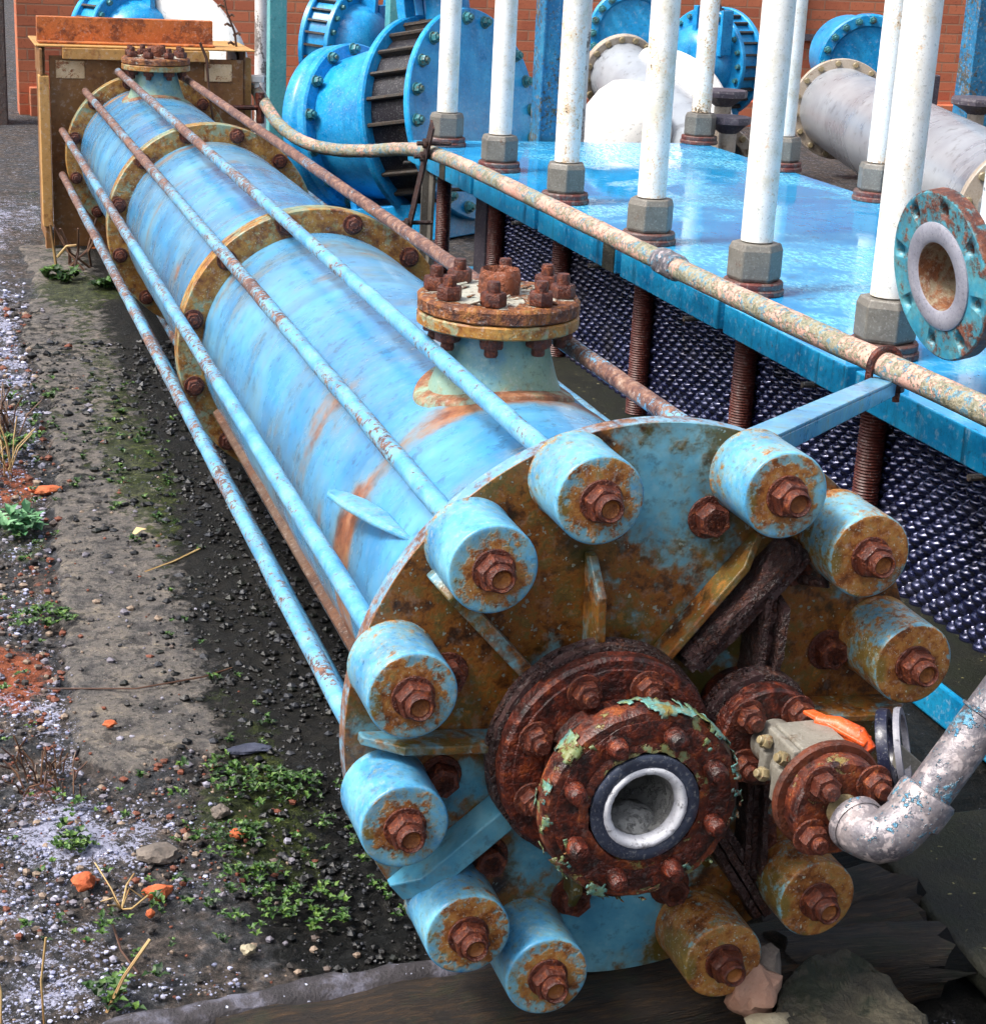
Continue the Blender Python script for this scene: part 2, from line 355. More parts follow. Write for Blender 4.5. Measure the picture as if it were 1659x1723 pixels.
def rock(name, tones, sc_=14, rough=.8, bump=.8, moss=None, spots=None):
    t = NT(name)
    a = t.noise(t.obj, sc_, 8, .7); b = t.noise(t.obj, sc_ * 8, 4, .7)
    c = t.ramp(a, [(.32 + .36 * i / max(1, len(tones) - 1), x) for i, x in enumerate(tones)])
    c = t.mix(t.math('MULTIPLY', t.step(b, .55, .7), .5), c, tones[0])
    if moss: c = t.mix(t.step(t.noise(t.obj, sc_ * .5, 7, .7), .5, .58), c, moss)
    if spots: c = t.mix(t.step(t.noise(t.obj, sc_ * 5, 3, .6), .67, .7), c, spots)
    t.bump(t.math('ADD', a, t.math('MULTIPLY', b, .5)), bump, .006)
    return t.fin(c, rough)
M['kerb'] = rock('frosted_kerb', [lin(28, 26, 28), lin(58, 54, 58), lin(120, 120, 136)], 18, .75, 1.0, spots=lin(190, 196, 220))
M['mossblock'] = rock('mossy_block', [lin(30, 30, 24), lin(62, 58, 46), lin(112, 104, 84)], 14, .7, 1.0, moss=lin(26, 32, 15), spots=lin(130, 122, 98))
M['pinkstone'] = rock('pink_stone', [lin(126, 88, 72), lin(160, 120, 100), lin(176, 142, 122)], 9, .7)
M['greylump'] = rock('grey_mortar', [lin(84, 78, 74), lin(116, 106, 98), lin(140, 130, 120)], 30, .85)
M['palestone'] = rock('pale_stone', [lin(120, 110, 90), lin(156, 146, 122), lin(176, 168, 146)], 12, .7)
M['brickbit'] = rock('brick_bit', [lin(140, 62, 34), lin(184, 92, 52), lin(204, 120, 78)], 22, .8)
M['slate'] = rock('slate_bit', [lin(40, 44, 60), lin(60, 64, 84), lin(82, 88, 106)], 22, .6)
M['pad'] = rock('mossy_pad', [lin(8, 9, 7), lin(22, 24, 14), lin(52, 50, 32)], 14, .6, 1.0, moss=lin(20, 25, 9), spots=lin(150, 144, 100))

# --- ground
def ground_mat():
    t = NT('ground_surface'); o = t.obj
    A = {k: t.attr(k) for k in ('slab', 'frost', 'moss', 'wet', 'red')}  # 'wet' carries damp soil and also the vessel's painted shade
    f = t.noise(o, 46, 8, .75); g = t.noise(o, 9, 7, .7); h = t.noise(o, 150, 4, .75); k = t.noise(o, 24, 6, .7)
    # loose dirt, dark and brown
    dirt = t.ramp(f, [(.34, lin(22, 20, 20)), (.46, lin(52, 47, 44)), (.56, lin(92, 82, 76)), (.66, lin(150, 136, 126))])
    asp = t.ramp(f, [(.36, lin(26, 28, 31)), (.5, lin(56, 58, 62)), (.64, lin(104, 103, 106))])
    base = t.mix(t.step(g, .44, .56), dirt, asp)
    conc = t.ramp(t.math('ADD', t.math('MULTIPLY', g, .5), t.math('MULTIPLY', f, .5)), [(.36, lin(52, 50, 52)), (.46, lin(98, 94, 92)), (.55, lin(128, 120, 112)), (.66, lin(166, 152, 130))])
    conc = t.mix(t.step(h, .60, .68), conc, lin(190, 180, 164))
    conc = t.mix(t.math('MULTIPLY', t.step(k, .50, .60), .8), conc, lin(52, 50, 50))
    conc = t.mix(t.math('MULTIPLY', t.step(t.noise(o, 60, 5, .7, w=2.2), .54, .62), .7), conc, lin(46, 48, 46))
    c = t.mix(t.step(t.math('ADD', A['slab'], t.math('MULTIPLY_ADD', k, .9, -.45)), .38, .62), base, conc)
    redm = t.step(t.math('ADD', A['red'], t.math('MULTIPLY_ADD', k, 1.2, -.6)), .42, .6)
    c = t.mix(redm, c, t.ramp(f, [(.35, lin(96, 46, 28)), (.6, lin(164, 88, 54)), (.7, lin(196, 140, 110))]))
    wet_shade = t.step(t.math('ADD', A['wet'], t.math('ADD', t.math('MULTIPLY_ADD', k, 1.7, -.85), t.math('MULTIPLY_ADD', g, 1.2, -.6))), .34, .66)
    c = t.mix(t.math('MULTIPLY', wet_shade, .92), c, t.ramp(f, [(.36, lin(3, 4, 4)), (.54, lin(9, 11, 9)), (.66, lin(36, 39, 38))]))  # near-black damp soil, deepened to put the vessel's shade into the colour
    mm = t.step(t.math('ADD', A['moss'], t.math('MULTIPLY_ADD', k, 1.6, -.8)), .46, .6)
    c = t.mix(t.math('MULTIPLY', mm, .85), c, t.ramp(f, [(.36, lin(18, 24, 9)), (.52, lin(48, 58, 22)), (.66, lin(98, 106, 48))]))
    fm = t.step(t.math('ADD', t.math('MULTIPLY', A['frost'], .8), t.math('ADD', t.math('MULTIPLY_ADD', k, 1.8, -.9), t.math('MULTIPLY_ADD', h, 2.4, -1.2))), .44, .62)
    c = t.mix(t.math('MULTIPLY', fm, .88), c, t.ramp(h, [(.3, lin(120, 124, 152)), (.6, lin(196, 198, 224))]))
    hh = t.math('ADD', t.math('ADD', f, t.math('MULTIPLY', h, .6)), t.math('MULTIPLY', k, .6))
    t.bump(hh, 1.0, .018)
    t.put(t.b.inputs['Specular IOR Level'], t.fmix(wet_shade, .4, .22))
    return t.fin(c, t.fmix(wet_shade, .85, t.math('MULTIPLY_ADD', f, .9, .12)))
M['ground'] = ground_mat()

def brick_mat():
    t = NT('red_brick')
    n = t.n.new('ShaderNodeSeparateXYZ'); t.l.new(t.obj, n.inputs[0])
    cmb = t.n.new('ShaderNodeCombineXYZ'); t.l.new(n.outputs[0], cmb.inputs[0]); t.l.new(n.outputs[2], cmb.inputs[1])
    b = t.n.new('ShaderNodeTexBrick'); t.l.new(cmb.outputs[0], b.inputs['Vector'])
    b.inputs['Scale'].default_value = 1; b.inputs['Brick Width'].default_value = .235; b.inputs['Row Height'].default_value = .08
    b.inputs['Mortar Size'].default_value = .007; b.inputs['Mortar Smooth'].default_value = .3; b.inputs['Bias'].default_value = -.1
    b.inputs['Color1'].default_value = lin(200, 116, 82); b.inputs['Color2'].default_value = lin(170, 92, 66); b.inputs['Mortar'].default_value = lin(172, 124, 98)
    a = t.noise(t.obj, 3, 7, .7); f = t.noise(t.obj, 40, 5, .7)
    c = t.mix(t.math('MULTIPLY', t.step(a, .5, .66), .55), b.outputs['Color'], lin(206, 128, 90))
    c = t.mix(t.math('MULTIPLY', t.step(f, .55, .68), .5), c, lin(110, 56, 42))
    t.bump(t.math('SUBTRACT', t.math('MULTIPLY', f, .4), b.outputs['Fac']), .8, .008)
    return t.fin(c, .85)
M['brick'] = brick_mat()

def leaf_mat(name, a, b, c):
    t = NT(name)
    col = t.ramp(t.math('ADD', t.attr('tone'), t.math('MULTIPLY_ADD', t.noise(t.obj, 30, 3, .6), .5, -.25)), [(.1, a), (.5, b), (.9, c)])
    t.fin(col, .5)
    t.b.inputs['Subsurface Weight'].default_value = .0
    return t.m
M['leaf'] = leaf_mat('weed_leaf', lin(22, 44, 14), lin(50, 86, 26), lin(100, 128, 54))
M['leafblue'] = leaf_mat('grey_green_leaf', lin(40, 84, 50), lin(80, 130, 84), lin(130, 170, 128))
M['straw'] = leaf_mat('dry_straw', lin(110, 78, 46), lin(160, 128, 82), lin(196, 172, 122))
M['twig'] = leaf_mat('dry_twig', lin(50, 32, 26), lin(84, 56, 42), lin(120, 90, 66))
def chips_mat(name, cols, rough=.75):
    t = NT(name)
    c = t.ramp(t.attr('tone'), [(i / len(cols), x) for i, x in enumerate(cols)], 'CONSTANT')
    n = t.noise(t.obj, 120, 5, .7)
    c = t.mix(t.math('MULTIPLY', t.step(n, .5, .65), .45), c, lin(40, 36, 34))
    t.bump(n, .6, .003)
    return t.fin(c, rough)
M['crumb'] = chips_mat('dark_crumbs', [lin(8, 8, 9), lin(13, 14, 15), lin(24, 26, 30), lin(16, 20, 13), lin(46, 48, 54), lin(11, 10, 10)], .45)
M['pebble'] = chips_mat('mixed_pebbles', [lin(118, 114, 124), lin(92, 80, 74), lin(146, 144, 158), lin(116, 64, 46), lin(74, 70, 70), lin(50, 46, 44), lin(110, 64, 48), lin(140, 122, 106)])
M['frostchip'] = chips_mat('frost_grains', [lin(140, 144, 172), lin(170, 174, 200), lin(120, 124, 150), lin(190, 192, 216)])
def pack_mat():
    t = NT('plate_edge_steel')
    n = t.noise(t.obj, 16, 5, .6)
    c = t.ramp(n, [(.36, lin(14, 18, 50)), (.5, lin(28, 34, 78)), (.66, lin(60, 66, 104))])
    d1 = t.step(t.noise(t.obj, 4, 6, .7), .50, .64)
    c = t.mix(t.math('MULTIPLY', d1, .75), c, lin(34, 30, 30))
    t.bump(t.noise(t.obj, 40, 3, .6), .3, .003)
    return t.fin(c, t.fmix(d1, t.math('MULTIPLY_ADD', n, .25, .10), .5), .6, 1.0, t.fmix(d1, .8, .1))
M['pack'] = pack_mat()
def deck_wet():
    t = NT('wet_deck_paint')
    a = t.noise(t.scale(t.obj, (1, .8, 1)), 2.2, 5, .62, .4); f = t.noise(t.scale(t.obj, (2.0, 1, 1)), 30, 4, .65)
    c = t.ramp(a, [(.34, lin(26, 128, 190)), (.5, lin(44, 152, 206)), (.66, lin(76, 172, 214))])
    scum = t.math('MULTIPLY', t.step(a, .46, .58), t.step(f, .44, .60))
    c = t.mix(t.math('MULTIPLY', scum, .42), c, lin(130, 204, 226))
    spk = t.noise(t.scale(t.obj, (3, 1, 1)), 40, 3, .6)
    c = t.mix(t.step(spk, .66, .71), c, lin(40, 62, 84))
    gr = t.noise(t.obj, 11, 5, .7, w=5.1)
    c = t.mix(t.math('MULTIPLY', t.step(gr, .56, .68), .4), c, lin(70, 104, 118))
    t.bump(t.math('ADD', t.math('MULTIPLY', scum, f), t.math('MULTIPLY', t.noise(t.obj, 5, 3, .5), .4)), .3, .003)
    return t.fin(c, t.fmix(scum, .05, .34), 0, .6)
M['deckwet'] = deck_wet()

# ================================================================== GROUND
def gz(y):
    return -.55 + .0177 * min(max(y, -2), 6.3)
def interp(x, pts):
    if x <= pts[0][0]: return pts[0][1]
    for (a, b), (c, d) in zip(pts[:-1], pts[1:]):
        if x <= c: return b + (d - b) * (x - a) / (c - a)
    return pts[-1][1]
SLABX = [(.9, -.70), (1.12, -.744), (1.97, -.718), (2.63, -.678), (3.5, -.634), (4.6, -.657), (5.45, -.56), (6.5, -.6)]
SLABY = [(-.80, 1.2), (-.744, 1.10), (-.644, .97), (-.51, 1.07), (-.415, .98), (-.27, .85), (0, .72), (1, .7)]
def sm(x, a, b):
    t = min(1, max(0, (x - a) / (b - a))); return t * t * (3 - 2 * t)
def blob(x, y, cx, cy, rx, ry):
    return math.exp(-(((x - cx) / rx) ** 2 + ((y - cy) / ry) ** 2))
def zones(x, y):
    n = mnoise.noise(V((x * 7, y * 7, 1.3))); n2 = mnoise.noise(V((x * 22, y * 22, 4.1)))
    xe = x + .03 * n + .015 * n2; ye = y + .04 * n + .02 * n2
    slab = sm(xe, interp(y, SLABX) - .02, interp(y, SLABX) + .02) * sm(ye, interp(x, SLABY) - .02, interp(x, SLABY) + .02) * (1 - sm(y, 6.2, 6.4)) * (1 - sm(x, 1.2, 1.25))
    left = (1 - sm(xe, interp(y, SLABX) - .05, interp(y, SLABX) + .01))
    frost = .44 * left * sm(y, .5, .9) * (.45 + 1.1 * n) + .4 * blob(x, y, -.8, .8, .12, .14) + .33 * blob(x, y, -.62, .80, .1, .12) + .32 * blob(x, y, -.55, .55, .14, .05) + .35 * blob(x, y, -.87, .42, .12, .16)
    frost += .5 * blob(x, y, -.75, 4.3, .35, .9) * left + .5 * blob(x, y, -.55, 7.2, .4, .8) + .32 * blob(x, y, -.88, .25, .1, .05)
    frost += .35 * blob(x, y, -.77, 1.25, .05, .25) + .38 * blob(x, y, -.70, .70, .2, .12) * (.7 + .8 * n) + .30 * blob(x, y, -.9, .5, .2, .2) * (.6 + n) + .3 * blob(x, y, -.80, .28, .2, .06) + .26 * blob(x, y, -.60, .25, .1, .04)
    red = .9 * blob(x, y, -.86, 1.5, .1, .2) + .9 * blob(x, y, -.78, 2.8, .07, .3) + .45 * blob(x, y, -.83, .95, .12, .25) + .5 * blob(x, y, -.76, 2.1, .05, .15)
    moss = .25 * (1 - left) * sm(y, 1.8, 3.0) + .24 * sm(x, -.62, -.42) * (1 - sm(x, -.42, -.25)) + .3 * left * sm(y, .9, 1.4) * (.4 + n) + .5 * blob(x, y, -.78, 2.4, .08, .5) + .45 * blob(x, y, -.45, .86, .16, .1) + .32 * blob(x, y, -.42, .6, .14, .12) + .3 * blob(x, y, -.68, 3.6, .1, .5) + .5 * blob(x, y, -.35, 5.3, .3, .25)
    moss += .35 * blob(x, y, -.50, .75, .22, .12) + .3 * blob(x, y, -.38, 1.1, .1, .25) + .3 * blob(x, y, -.42, 2.8, .12, .8)
    wet = sm(xe, -.64 + .03 * y, -.36 + .03 * y) * .98  # damp black dirt plus painted shade under and beside the vessel
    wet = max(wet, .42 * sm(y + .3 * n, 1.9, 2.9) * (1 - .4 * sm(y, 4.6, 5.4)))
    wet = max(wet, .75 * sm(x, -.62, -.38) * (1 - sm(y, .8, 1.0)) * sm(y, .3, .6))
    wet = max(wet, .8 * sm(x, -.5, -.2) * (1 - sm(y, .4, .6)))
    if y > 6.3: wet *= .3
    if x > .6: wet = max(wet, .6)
    return slab, frost, moss, wet, red
def axis_lines(segs):
    out = []
    for a, b, st in segs:
        k = max(1, int(round((b - a) / st)))
        out += [a + (b - a) * i / k for i in range(k)]
    out.append(segs[-1][1]); return out
xs = axis_lines([(-60, -8, 8), (-8, -1.5, .8), (-1.5, -1.1, .05), (-1.1, -.1, .011), (-.1, .9, .05), (.9, 4, .3), (4, 12, 1), (12, 80, 8)])
ys = axis_lines([(-30, -3, 5), (-3, -.4, .2), (-.4, 0, .03), (0, 1.7, .010), (1.7, 4.5, .02), (4.5, 8, .05), (8, 14, .5), (14, 90, 8)])
gv = []; att = {k: [] for k in ('slab', 'frost', 'moss', 'wet', 'red')}
for y in ys:
    for x in xs:
        near = -1.3 < x < 1.3 and -.5 < y < 8
        z = gz(y)
        if near:
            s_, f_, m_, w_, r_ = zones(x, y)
            a = mnoise.noise(V((x * 6, y * 6, 0))); b = mnoise.noise(V((x * 30, y * 30, 2))); c = mnoise.noise(V((x * 75, y * 75, 3)))
            z += .018 * s_ - .008 + .010 * a * (1 - .6 * s_) + (.006 * b + .004 * c) * (1 - .75 * s_) + .006 * max(0, f_) + .008 * min(1, m_) * (b + .6)
        else:
            s_, f_, m_, w_, r_ = 0, (.2 if y > 8 else .1), .12, (.3 if x > 0 else 0), 0
        gv.append((x, y, z))
        for k, q in zip(att, (s_, f_, m_, w_, r_)): att[k].append(q)
nx = len(xs)
gf = [(j * nx + i, j * nx + i + 1, (j + 1) * nx + i + 1, (j + 1) * nx + i) for j in range(len(ys) - 1) for i in range(nx - 1)]
me = bpy.data.meshes.new('ground'); me.from_pydata(gv, [], gf)
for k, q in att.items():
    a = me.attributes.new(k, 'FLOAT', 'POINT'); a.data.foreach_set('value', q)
me.polygons.foreach_set('use_smooth', [True] * len(me.polygons)); me.materials.append(M['ground'])
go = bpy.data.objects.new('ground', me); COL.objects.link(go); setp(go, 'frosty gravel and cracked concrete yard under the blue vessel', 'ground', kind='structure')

# loose debris: nobody could count it
def chip(mb, x, y, r, tone, z=None, flat=.7):
    z = (gz(y) if z is None else z) + r * flat * .35
    k = 5; a0 = random.random() * 6; top = (x + random.uniform(-.3, .3) * r, y + random.uniform(-.3, .3) * r, z + r * flat)
    vs = [top]
    for i in range(k):
        a = a0 + i * 2 * PI / k; q = r * random.uniform(.7, 1.2)
        vs.append((x + q * math.cos(a), y + q * math.sin(a), z + random.uniform(-.1, .35) * r * flat))
    for i in range(k):
        a = a0 + i * 2 * PI / k; q = r * .8
        vs.append((x + q * math.cos(a), y + q * math.sin(a), z - r * .6))
    fs = [(0, 1 + i, 1 + (i + 1) % k) for i in range(k)] + [(1 + i, 1 + k + i, 1 + k + (i + 1) % k, 1 + (i + 1) % k) for i in range(k)]
    mb.add(vs, fs, 0, tone)
R_ = random.Random(3)
crumb = MB(); peb = MB(); fro = MB()
for i in range(9000):
    x = -.7 + .75 * R_.random() ** .75; y = .22 + 4.2 * R_.random() ** 1.7
    s_, f_, m_, w_, r_ = zones(x, y)
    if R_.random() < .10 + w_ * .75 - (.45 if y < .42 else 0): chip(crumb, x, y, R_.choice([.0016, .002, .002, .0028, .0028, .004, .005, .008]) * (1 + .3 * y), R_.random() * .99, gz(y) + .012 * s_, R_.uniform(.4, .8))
for i in range(9500):
    x = -1.1 + .75 * R_.random(); y = .22 + 5 * R_.random() ** 1.8
    s_, f_, m_, w_, r_ = zones(x, y)
    if R_.random() < (1 - .9 * s_) * (.12 if y < .5 else 1) * (1 - .8 * w_): chip(peb, x, y, R_.choice([.0014, .0014, .002, .002, .002, .003, .003, .0045, .007]) * (1 + .3 * y), R_.random() * .99, gz(y) + .012 * s_, R_.uniform(.4, .8))
for i in range(9500):
    x = -1.1 + .8 * R_.random(); y = .2 + 5.5 * R_.random() ** 1.8
    s_, f_, m_, w_, r_ = zones(x, y)
    if R_.random() < f_ * 1.5 - .12: chip(fro, x, y, R_.choice([.0012, .002, .002, .003, .0045]) * (1 + .3 * y), R_.random() * .99, gz(y) + .001, .45)
setp(crumb.build('black_debris', M['crumb'], smooth=0), 'scattered black crumbs of wet debris beside the vessel', 'debris', kind='stuff')
setp(peb.build('gravel', M['pebble'], smooth=0), 'mixed grey and brick red gravel left of the concrete strip', 'gravel', kind='stuff')
setp(fro.build('frost', M['frostchip'], smooth=0), 'patches of pale frost lying on the gravel', 'frost', kind='stuff')

def roughen(o, lev, amp, size):
    m = o.modifiers.new('fine', 'SUBSURF'); m.subdivision_type = 'SIMPLE'; m.levels = m.render_levels = lev
    for i, (a, q) in enumerate(((amp, size), (amp * .45, size * .3))):
        tx = bpy.data.textures.new('rough_noise', 'CLOUDS'); tx.noise_scale = q; tx.noise_depth = 4
        d = o.modifiers.new('rough%d' % i, 'DISPLACE'); d.texture = tx; d.strength = a; d.mid_level = .5; d.texture_coords = 'LOCAL'
# plants
def leaf(mb, p, d, up, L, w, tone, cup=.25):
    d = V(d).normalized(); s = d.cross(V(up)).normalized(); u = s.cross(d)
    p = V(p)
    mid = p + d * L * .5 + u * L * cup; tip = p + d * L + u * L * cup * .6
    a = p + d * L * .2 + u * L * cup * .5
    vs = [p, a + s * w * .35, a - s * w * .35, mid + s * w * .5 + u * w * .2, mid - u * 0, mid - s * w * .5 + u * w * .2, tip]
    mb.add(vs, [(0, 2, 4), (0, 4, 1), (1, 4, 3), (2, 5, 4), (3, 4, 6), (4, 5, 6)], 0, tone)
def clump(mb, x, y, rad_, n, L, rr, tone0=.3):
    z = gz(y) + .008
    for i in range(n):
        a = rr.random() * 6.28; q = rad_ * math.sqrt(rr.random())
        px, py = x + q * math.cos(a), y + q * math.sin(a)
        hz = z + rr.random() * L * 1.3 * (1 - .5 * q / max(rad_, 1e-3))
        b = rr.random() * 6.28
        for k in range(rr.choice([3, 4, 5])):
            an = b + k * 1.5 + rr.uniform(-.3, .3)
            leaf(mb, (px, py, hz), (math.cos(an), math.sin(an), rr.uniform(.05, .7)), (0, 0, 1), L * rr.uniform(.6, 1.2), L * rr.uniform(.4, .6), min(.98, max(.02, tone0 + rr.uniform(-.3, .5))))
rr = random.Random(11)
WEEDS = [(-.435, .90, .055, 60, .020, 'leaf', 'low bright green weed clump at the broken front edge of the concrete'),
         (-.345, .86, .045, 34, .020, 'leaf', 'smaller green weed clump nearest the end plate, beside the broken concrete'),
         (-.50, .68, .05, 30, .018, 'leaf', 'green weed sprawling in front of the brick fragments and frost'),
         (-.485, .53, .05, 34, .020, 'leaf', 'leafy weed tuft at the edge of the dark tarmac'),
         (-.40, .44, .05, 28, .018, 'leaf', 'thin straggling weed on the dark tarmac closest to the timber'),
         (-.79, .72, .028, 30, .018, 'leaf', 'small round yellow green cushion weed in the frost'),
         (-.735, .235, .05, 16, .028, 'leaf', 'broad leaved weed growing against the frosted kerb'),
         (-.77, 1.78, .06, 46, .022, 'leaf', 'grey green weed mat at the left border of the concrete'),
         (-.80, 2.42, .05, 22, .05, 'leafblue', 'weed with long dark leaves at the left edge beside red soil'),
         (-.78, 3.15, .06, 40, .03, 'leaf', 'mossy weed on the left bank of red soil'),
         (-.47, 5.50, .07, 26, .055, 'leaf', 'dandelion rosette in front of the rusty support frame'),
         (-.27, 5.32, .05, 16, .06, 'leaf', 'dark leaved weed tucked under the far end of the vessel')]
for x, y, r, n, L, mt, lab in WEEDS:
    mb = MB(); clump(mb, x, y, r * 1.25, n, L * .85, rr, rr.uniform(.15, .4))
    setp(mb.build('weed', M[mt], loc=(0, 0, 0)), lab, 'weed', 'weeds in the yard')
sd = MB()
for i in range(620):
    x = -.95 + .7 * rr.random(); y = .35 + 3.6 * rr.random() ** 1.6
    s_, f_, m_, w_, r_ = zones(x, y)
    if rr.random() < .08 + m_ * 1.4 + (.35 if .4 < y < .95 else 0) - .3 * s_:
        clump(sd, x, y, .012, rr.choice([1, 2, 3]), rr.uniform(.009, .017) * (1 + .15 * y), rr)
setp(sd.build('seedlings', M['leaf']), 'tiny green seedlings sprinkled over soil and gravel', 'seedlings', kind='stuff')

def stemthing(name, label, pts_list, r, mt, cat='dry stem', group=None):
    mb = MB()
    for pts in pts_list: mb.tube(pts, r, 6, wob=r * .4)
    mb.t = [rr.random() for _ in mb.v]
    return setp(mb.build(name, M[mt]), label, cat, group)
stemthing('dry_stem', 'pale dry stem leaning out beside the frosted kerb', [[(-.775, .19, -.535), (-.745, .215, -.49), (-.70, .25, -.45)]], .0028, 'straw', group='dry stems')
stemthing('dry_stem', 'upright straw stem at the lower left corner of the yard', [[(-.87, .19, -.55), (-.872, .2, -.47), (-.862, .21, -.40)]], .0022, 'straw', group='dry stems')
stemthing('dry_stem', 'leftmost short straw stem at the frame edge', [[(-.935, .19, -.55), (-.932, .2, -.48), (-.938, .21, -.44)]], .002, 'straw', group='dry stems')
g = []
for k in range(6):
    a = k * 1.05; q = .035 + .02 * (k % 3)
    g.append([(-.72, .50, -.54), (-.72 + q * .4 * math.cos(a), .50 + q * .4 * math.sin(a), -.50 - .005 * k), (-.72 + q * math.cos(a), .50 + q * math.sin(a), -.50 + .02 * ((k % 3) - 1))])
stemthing('straw_tuft', 'splayed tuft of bleached straw on the tarmac between orange brick bits', g, .0016, 'straw', 'dry grass')
stemthing('twig', 'long thin brown twig lying across the concrete strip', [[(-.78, 1.40, -.515), (-.6, 1.35, -.508), (-.45, 1.38, -.506), (-.38, 1.42, -.507)]], .0022, 'twig', 'twig', 'twigs')
stemthing('twig', 'short pale twig on the concrete beside the tie rod', [[(-.50, 2.05, -.502), (-.42, 2.1, -.496), (-.33, 2.2, -.498)]], .0035, 'straw', 'twig', 'twigs')
stemthing('twig', 'dark rusty twig running down to the kerb', [[(-.74, .45, -.537), (-.735, .36, -.533), (-.715, .29, -.535)]], .002, 'twig', 'twig', 'twigs')
g = []
for k in range(9):
    a = rr.uniform(0, 6.28); g.append([(-.36 + rr.uniform(-.06, .06), 5.75 + rr.uniform(-.08, .08), -.445), (-.36 + .05 * math.cos(a), 5.75 + .05 * math.sin(a), -.36), (-.36 + .1 * math.cos(a), 5.75 + .1 * math.sin(a), -.27 + rr.uniform(-.04, .05))])
stemthing('dead_grass', 'brown dead grass tuft at the foot of the support frame', g, .005, 'twig', 'dry grass')
g = [[(-.46, 5.6, -.45), (-.47, 5.6, -.36), (-.485, 5.6, -.22)], [(-.46, 5.6, -.36), (-.42, 5.58, -.31), (-.38, 5.55, -.30)]]
stemthing('dry_stem', 'single pale dry stem standing before the support frame foot', g, .006, 'straw', group='dry stems')
for (x_, y_, hh_, lab) in ((-.80, 2.95, .16, 'wispy dry grass on the red soil bank at the left edge'), (-.77, 3.35, .15, 'brown dry grass farther along the left soil bank'), (-.84, 1.02, .07, 'short dry grass in the frost beside red soil'), (-.78, .98, .05, 'reddish dead grass tuft at the corner of the concrete')):
    g = []
    for k in range(16):
        a = rr.uniform(0, 6.28); q = rr.uniform(.2, .7) * hh_; h0 = hh_ * rr.uniform(.5, 1)
        px, py = x_ + rr.uniform(-.03, .03), y_ + rr.uniform(-.08, .08)
        g.append([(px, py, gz(py)), (px + q * .35 * math.cos(a), py + q * .35 * math.sin(a), gz(py) + h0 * .6), (px + q * math.cos(a), py + q * math.sin(a), gz(py) + h0)])
    stemthing('dry_grass', lab, g, .0016 + .0006 * y_ / 3, 'straw' if y_ > 2.9 and y_ < 3.2 else 'twig', 'dry grass', 'dry grass tufts')
mb = MB(); leaf(mb, (-.505, 2.30, -.487), (.9, .3, .12), (0, 0, 1), .045, .03, .9, .12)
setp(mb.build('fallen_leaf', M['straw']), 'single pale fallen leaf on the concrete beside the lowest tie rod', 'leaf')
# dried climber in front of the wall
g = [[(.45, 6.5, -.42), (.46, 6.5, .1), (.438, 6.45, .25), (.452, 6.4, .42), (.437, 6.4, .55), (.40, 6.4, .64), (.375, 6.4, .75), (.37, 6.4, 1.2)]]
for k in range(30):
    z = -.35 + k * .042; x = interp(z, [(-.4, .45), (.1, .46), (.25, .438), (.42, .452), (.55, .437), (.64, .40), (.75, .375)])
    s = 1 if k % 2 else -1
    g.append([(x, 6.45, z), (x + s * .02, 6.44, z + .012), (x + s * .032, 6.44, z + .004)])
g.append([(.33, 6.1, -.1), (.30, 6.1, .12), (.27, 6.1, .3), (.26, 6.1, .45), (.23, 6.1, .52)])
stemthing('dead_climber', 'dead dark climber stalk rising behind the support frame', g, .006, 'twig', 'dead plant')

# stones
def stone(name, label, c, r, mt, seed, sq=(1, 1, .7), cat='stone', group=None, sub=3):
    mb = MB(); mb.lump((0, 0, 0), r, seed, sub, .38, sq, 1.3)
    return setp(mb.build(name, M[mt], loc=c, smooth=28), label, cat, group)
stone('brick_fragment', 'orange brick fragment stuck to a grey lump on the dark tarmac', (-.775, .585, -.528), .020, 'brickbit', 1, (1, .8, .8), 'brick', 'brick fragments')
stone('brick_fragment', 'lone orange brick piece beside the bleached straw tuft', (-.655, .528, -.530), .020, 'brickbit', 2, (1.25, .7, .75), 'brick', 'brick fragments')
stone('brick_fragment', 'pair of small red brick bits among the weeds', (-.485, .70, -.527), .012, 'brickbit', 3, (1.3, .8, .8), 'brick', 'brick fragments')
stone('brick_fragment', 'small red brick chip on the pale front edge of the concrete', (-.673, 1.18, -.506), .012, 'brickbit', 4, (1.2, .8, .7), 'brick', 'brick fragments')
stone('brick_fragment', 'tiny red brick crumb between the straw tuft and the kerb', (-.675, .465, -.533), .008, 'brickbit', 5, (1, 1, .9), 'brick', 'brick fragments')
stone('brick_fragment', 'orange brick flake on red soil at the left edge', (-.70, 2.75, -.495), .03, 'brickbit', 6, (1.5, .8, .4), 'brick', 'brick fragments')
stone('stone', 'rounded grey pebble among the weeds beside red brick bits', (-.505, .79, -.525), .017, 'greylump', 7, group='loose stones')
stone('stone', 'white stone on the dark tarmac near the kerb', (-.53, .32, -.535), .012, 'palestone', 8, group='loose stones')
stone('stone', 'grey frosted stone between weeds and tarmac', (-.64, .66, -.53), .03, 'greylump', 9, (1.3, .9, .6), group='loose stones')
stone('slate_fragment', 'dark slate sliver on the pale broken concrete edge', (-.41, 1.02, -.513), .03, 'slate', 10, (1.5, .6, .25), 'slate')

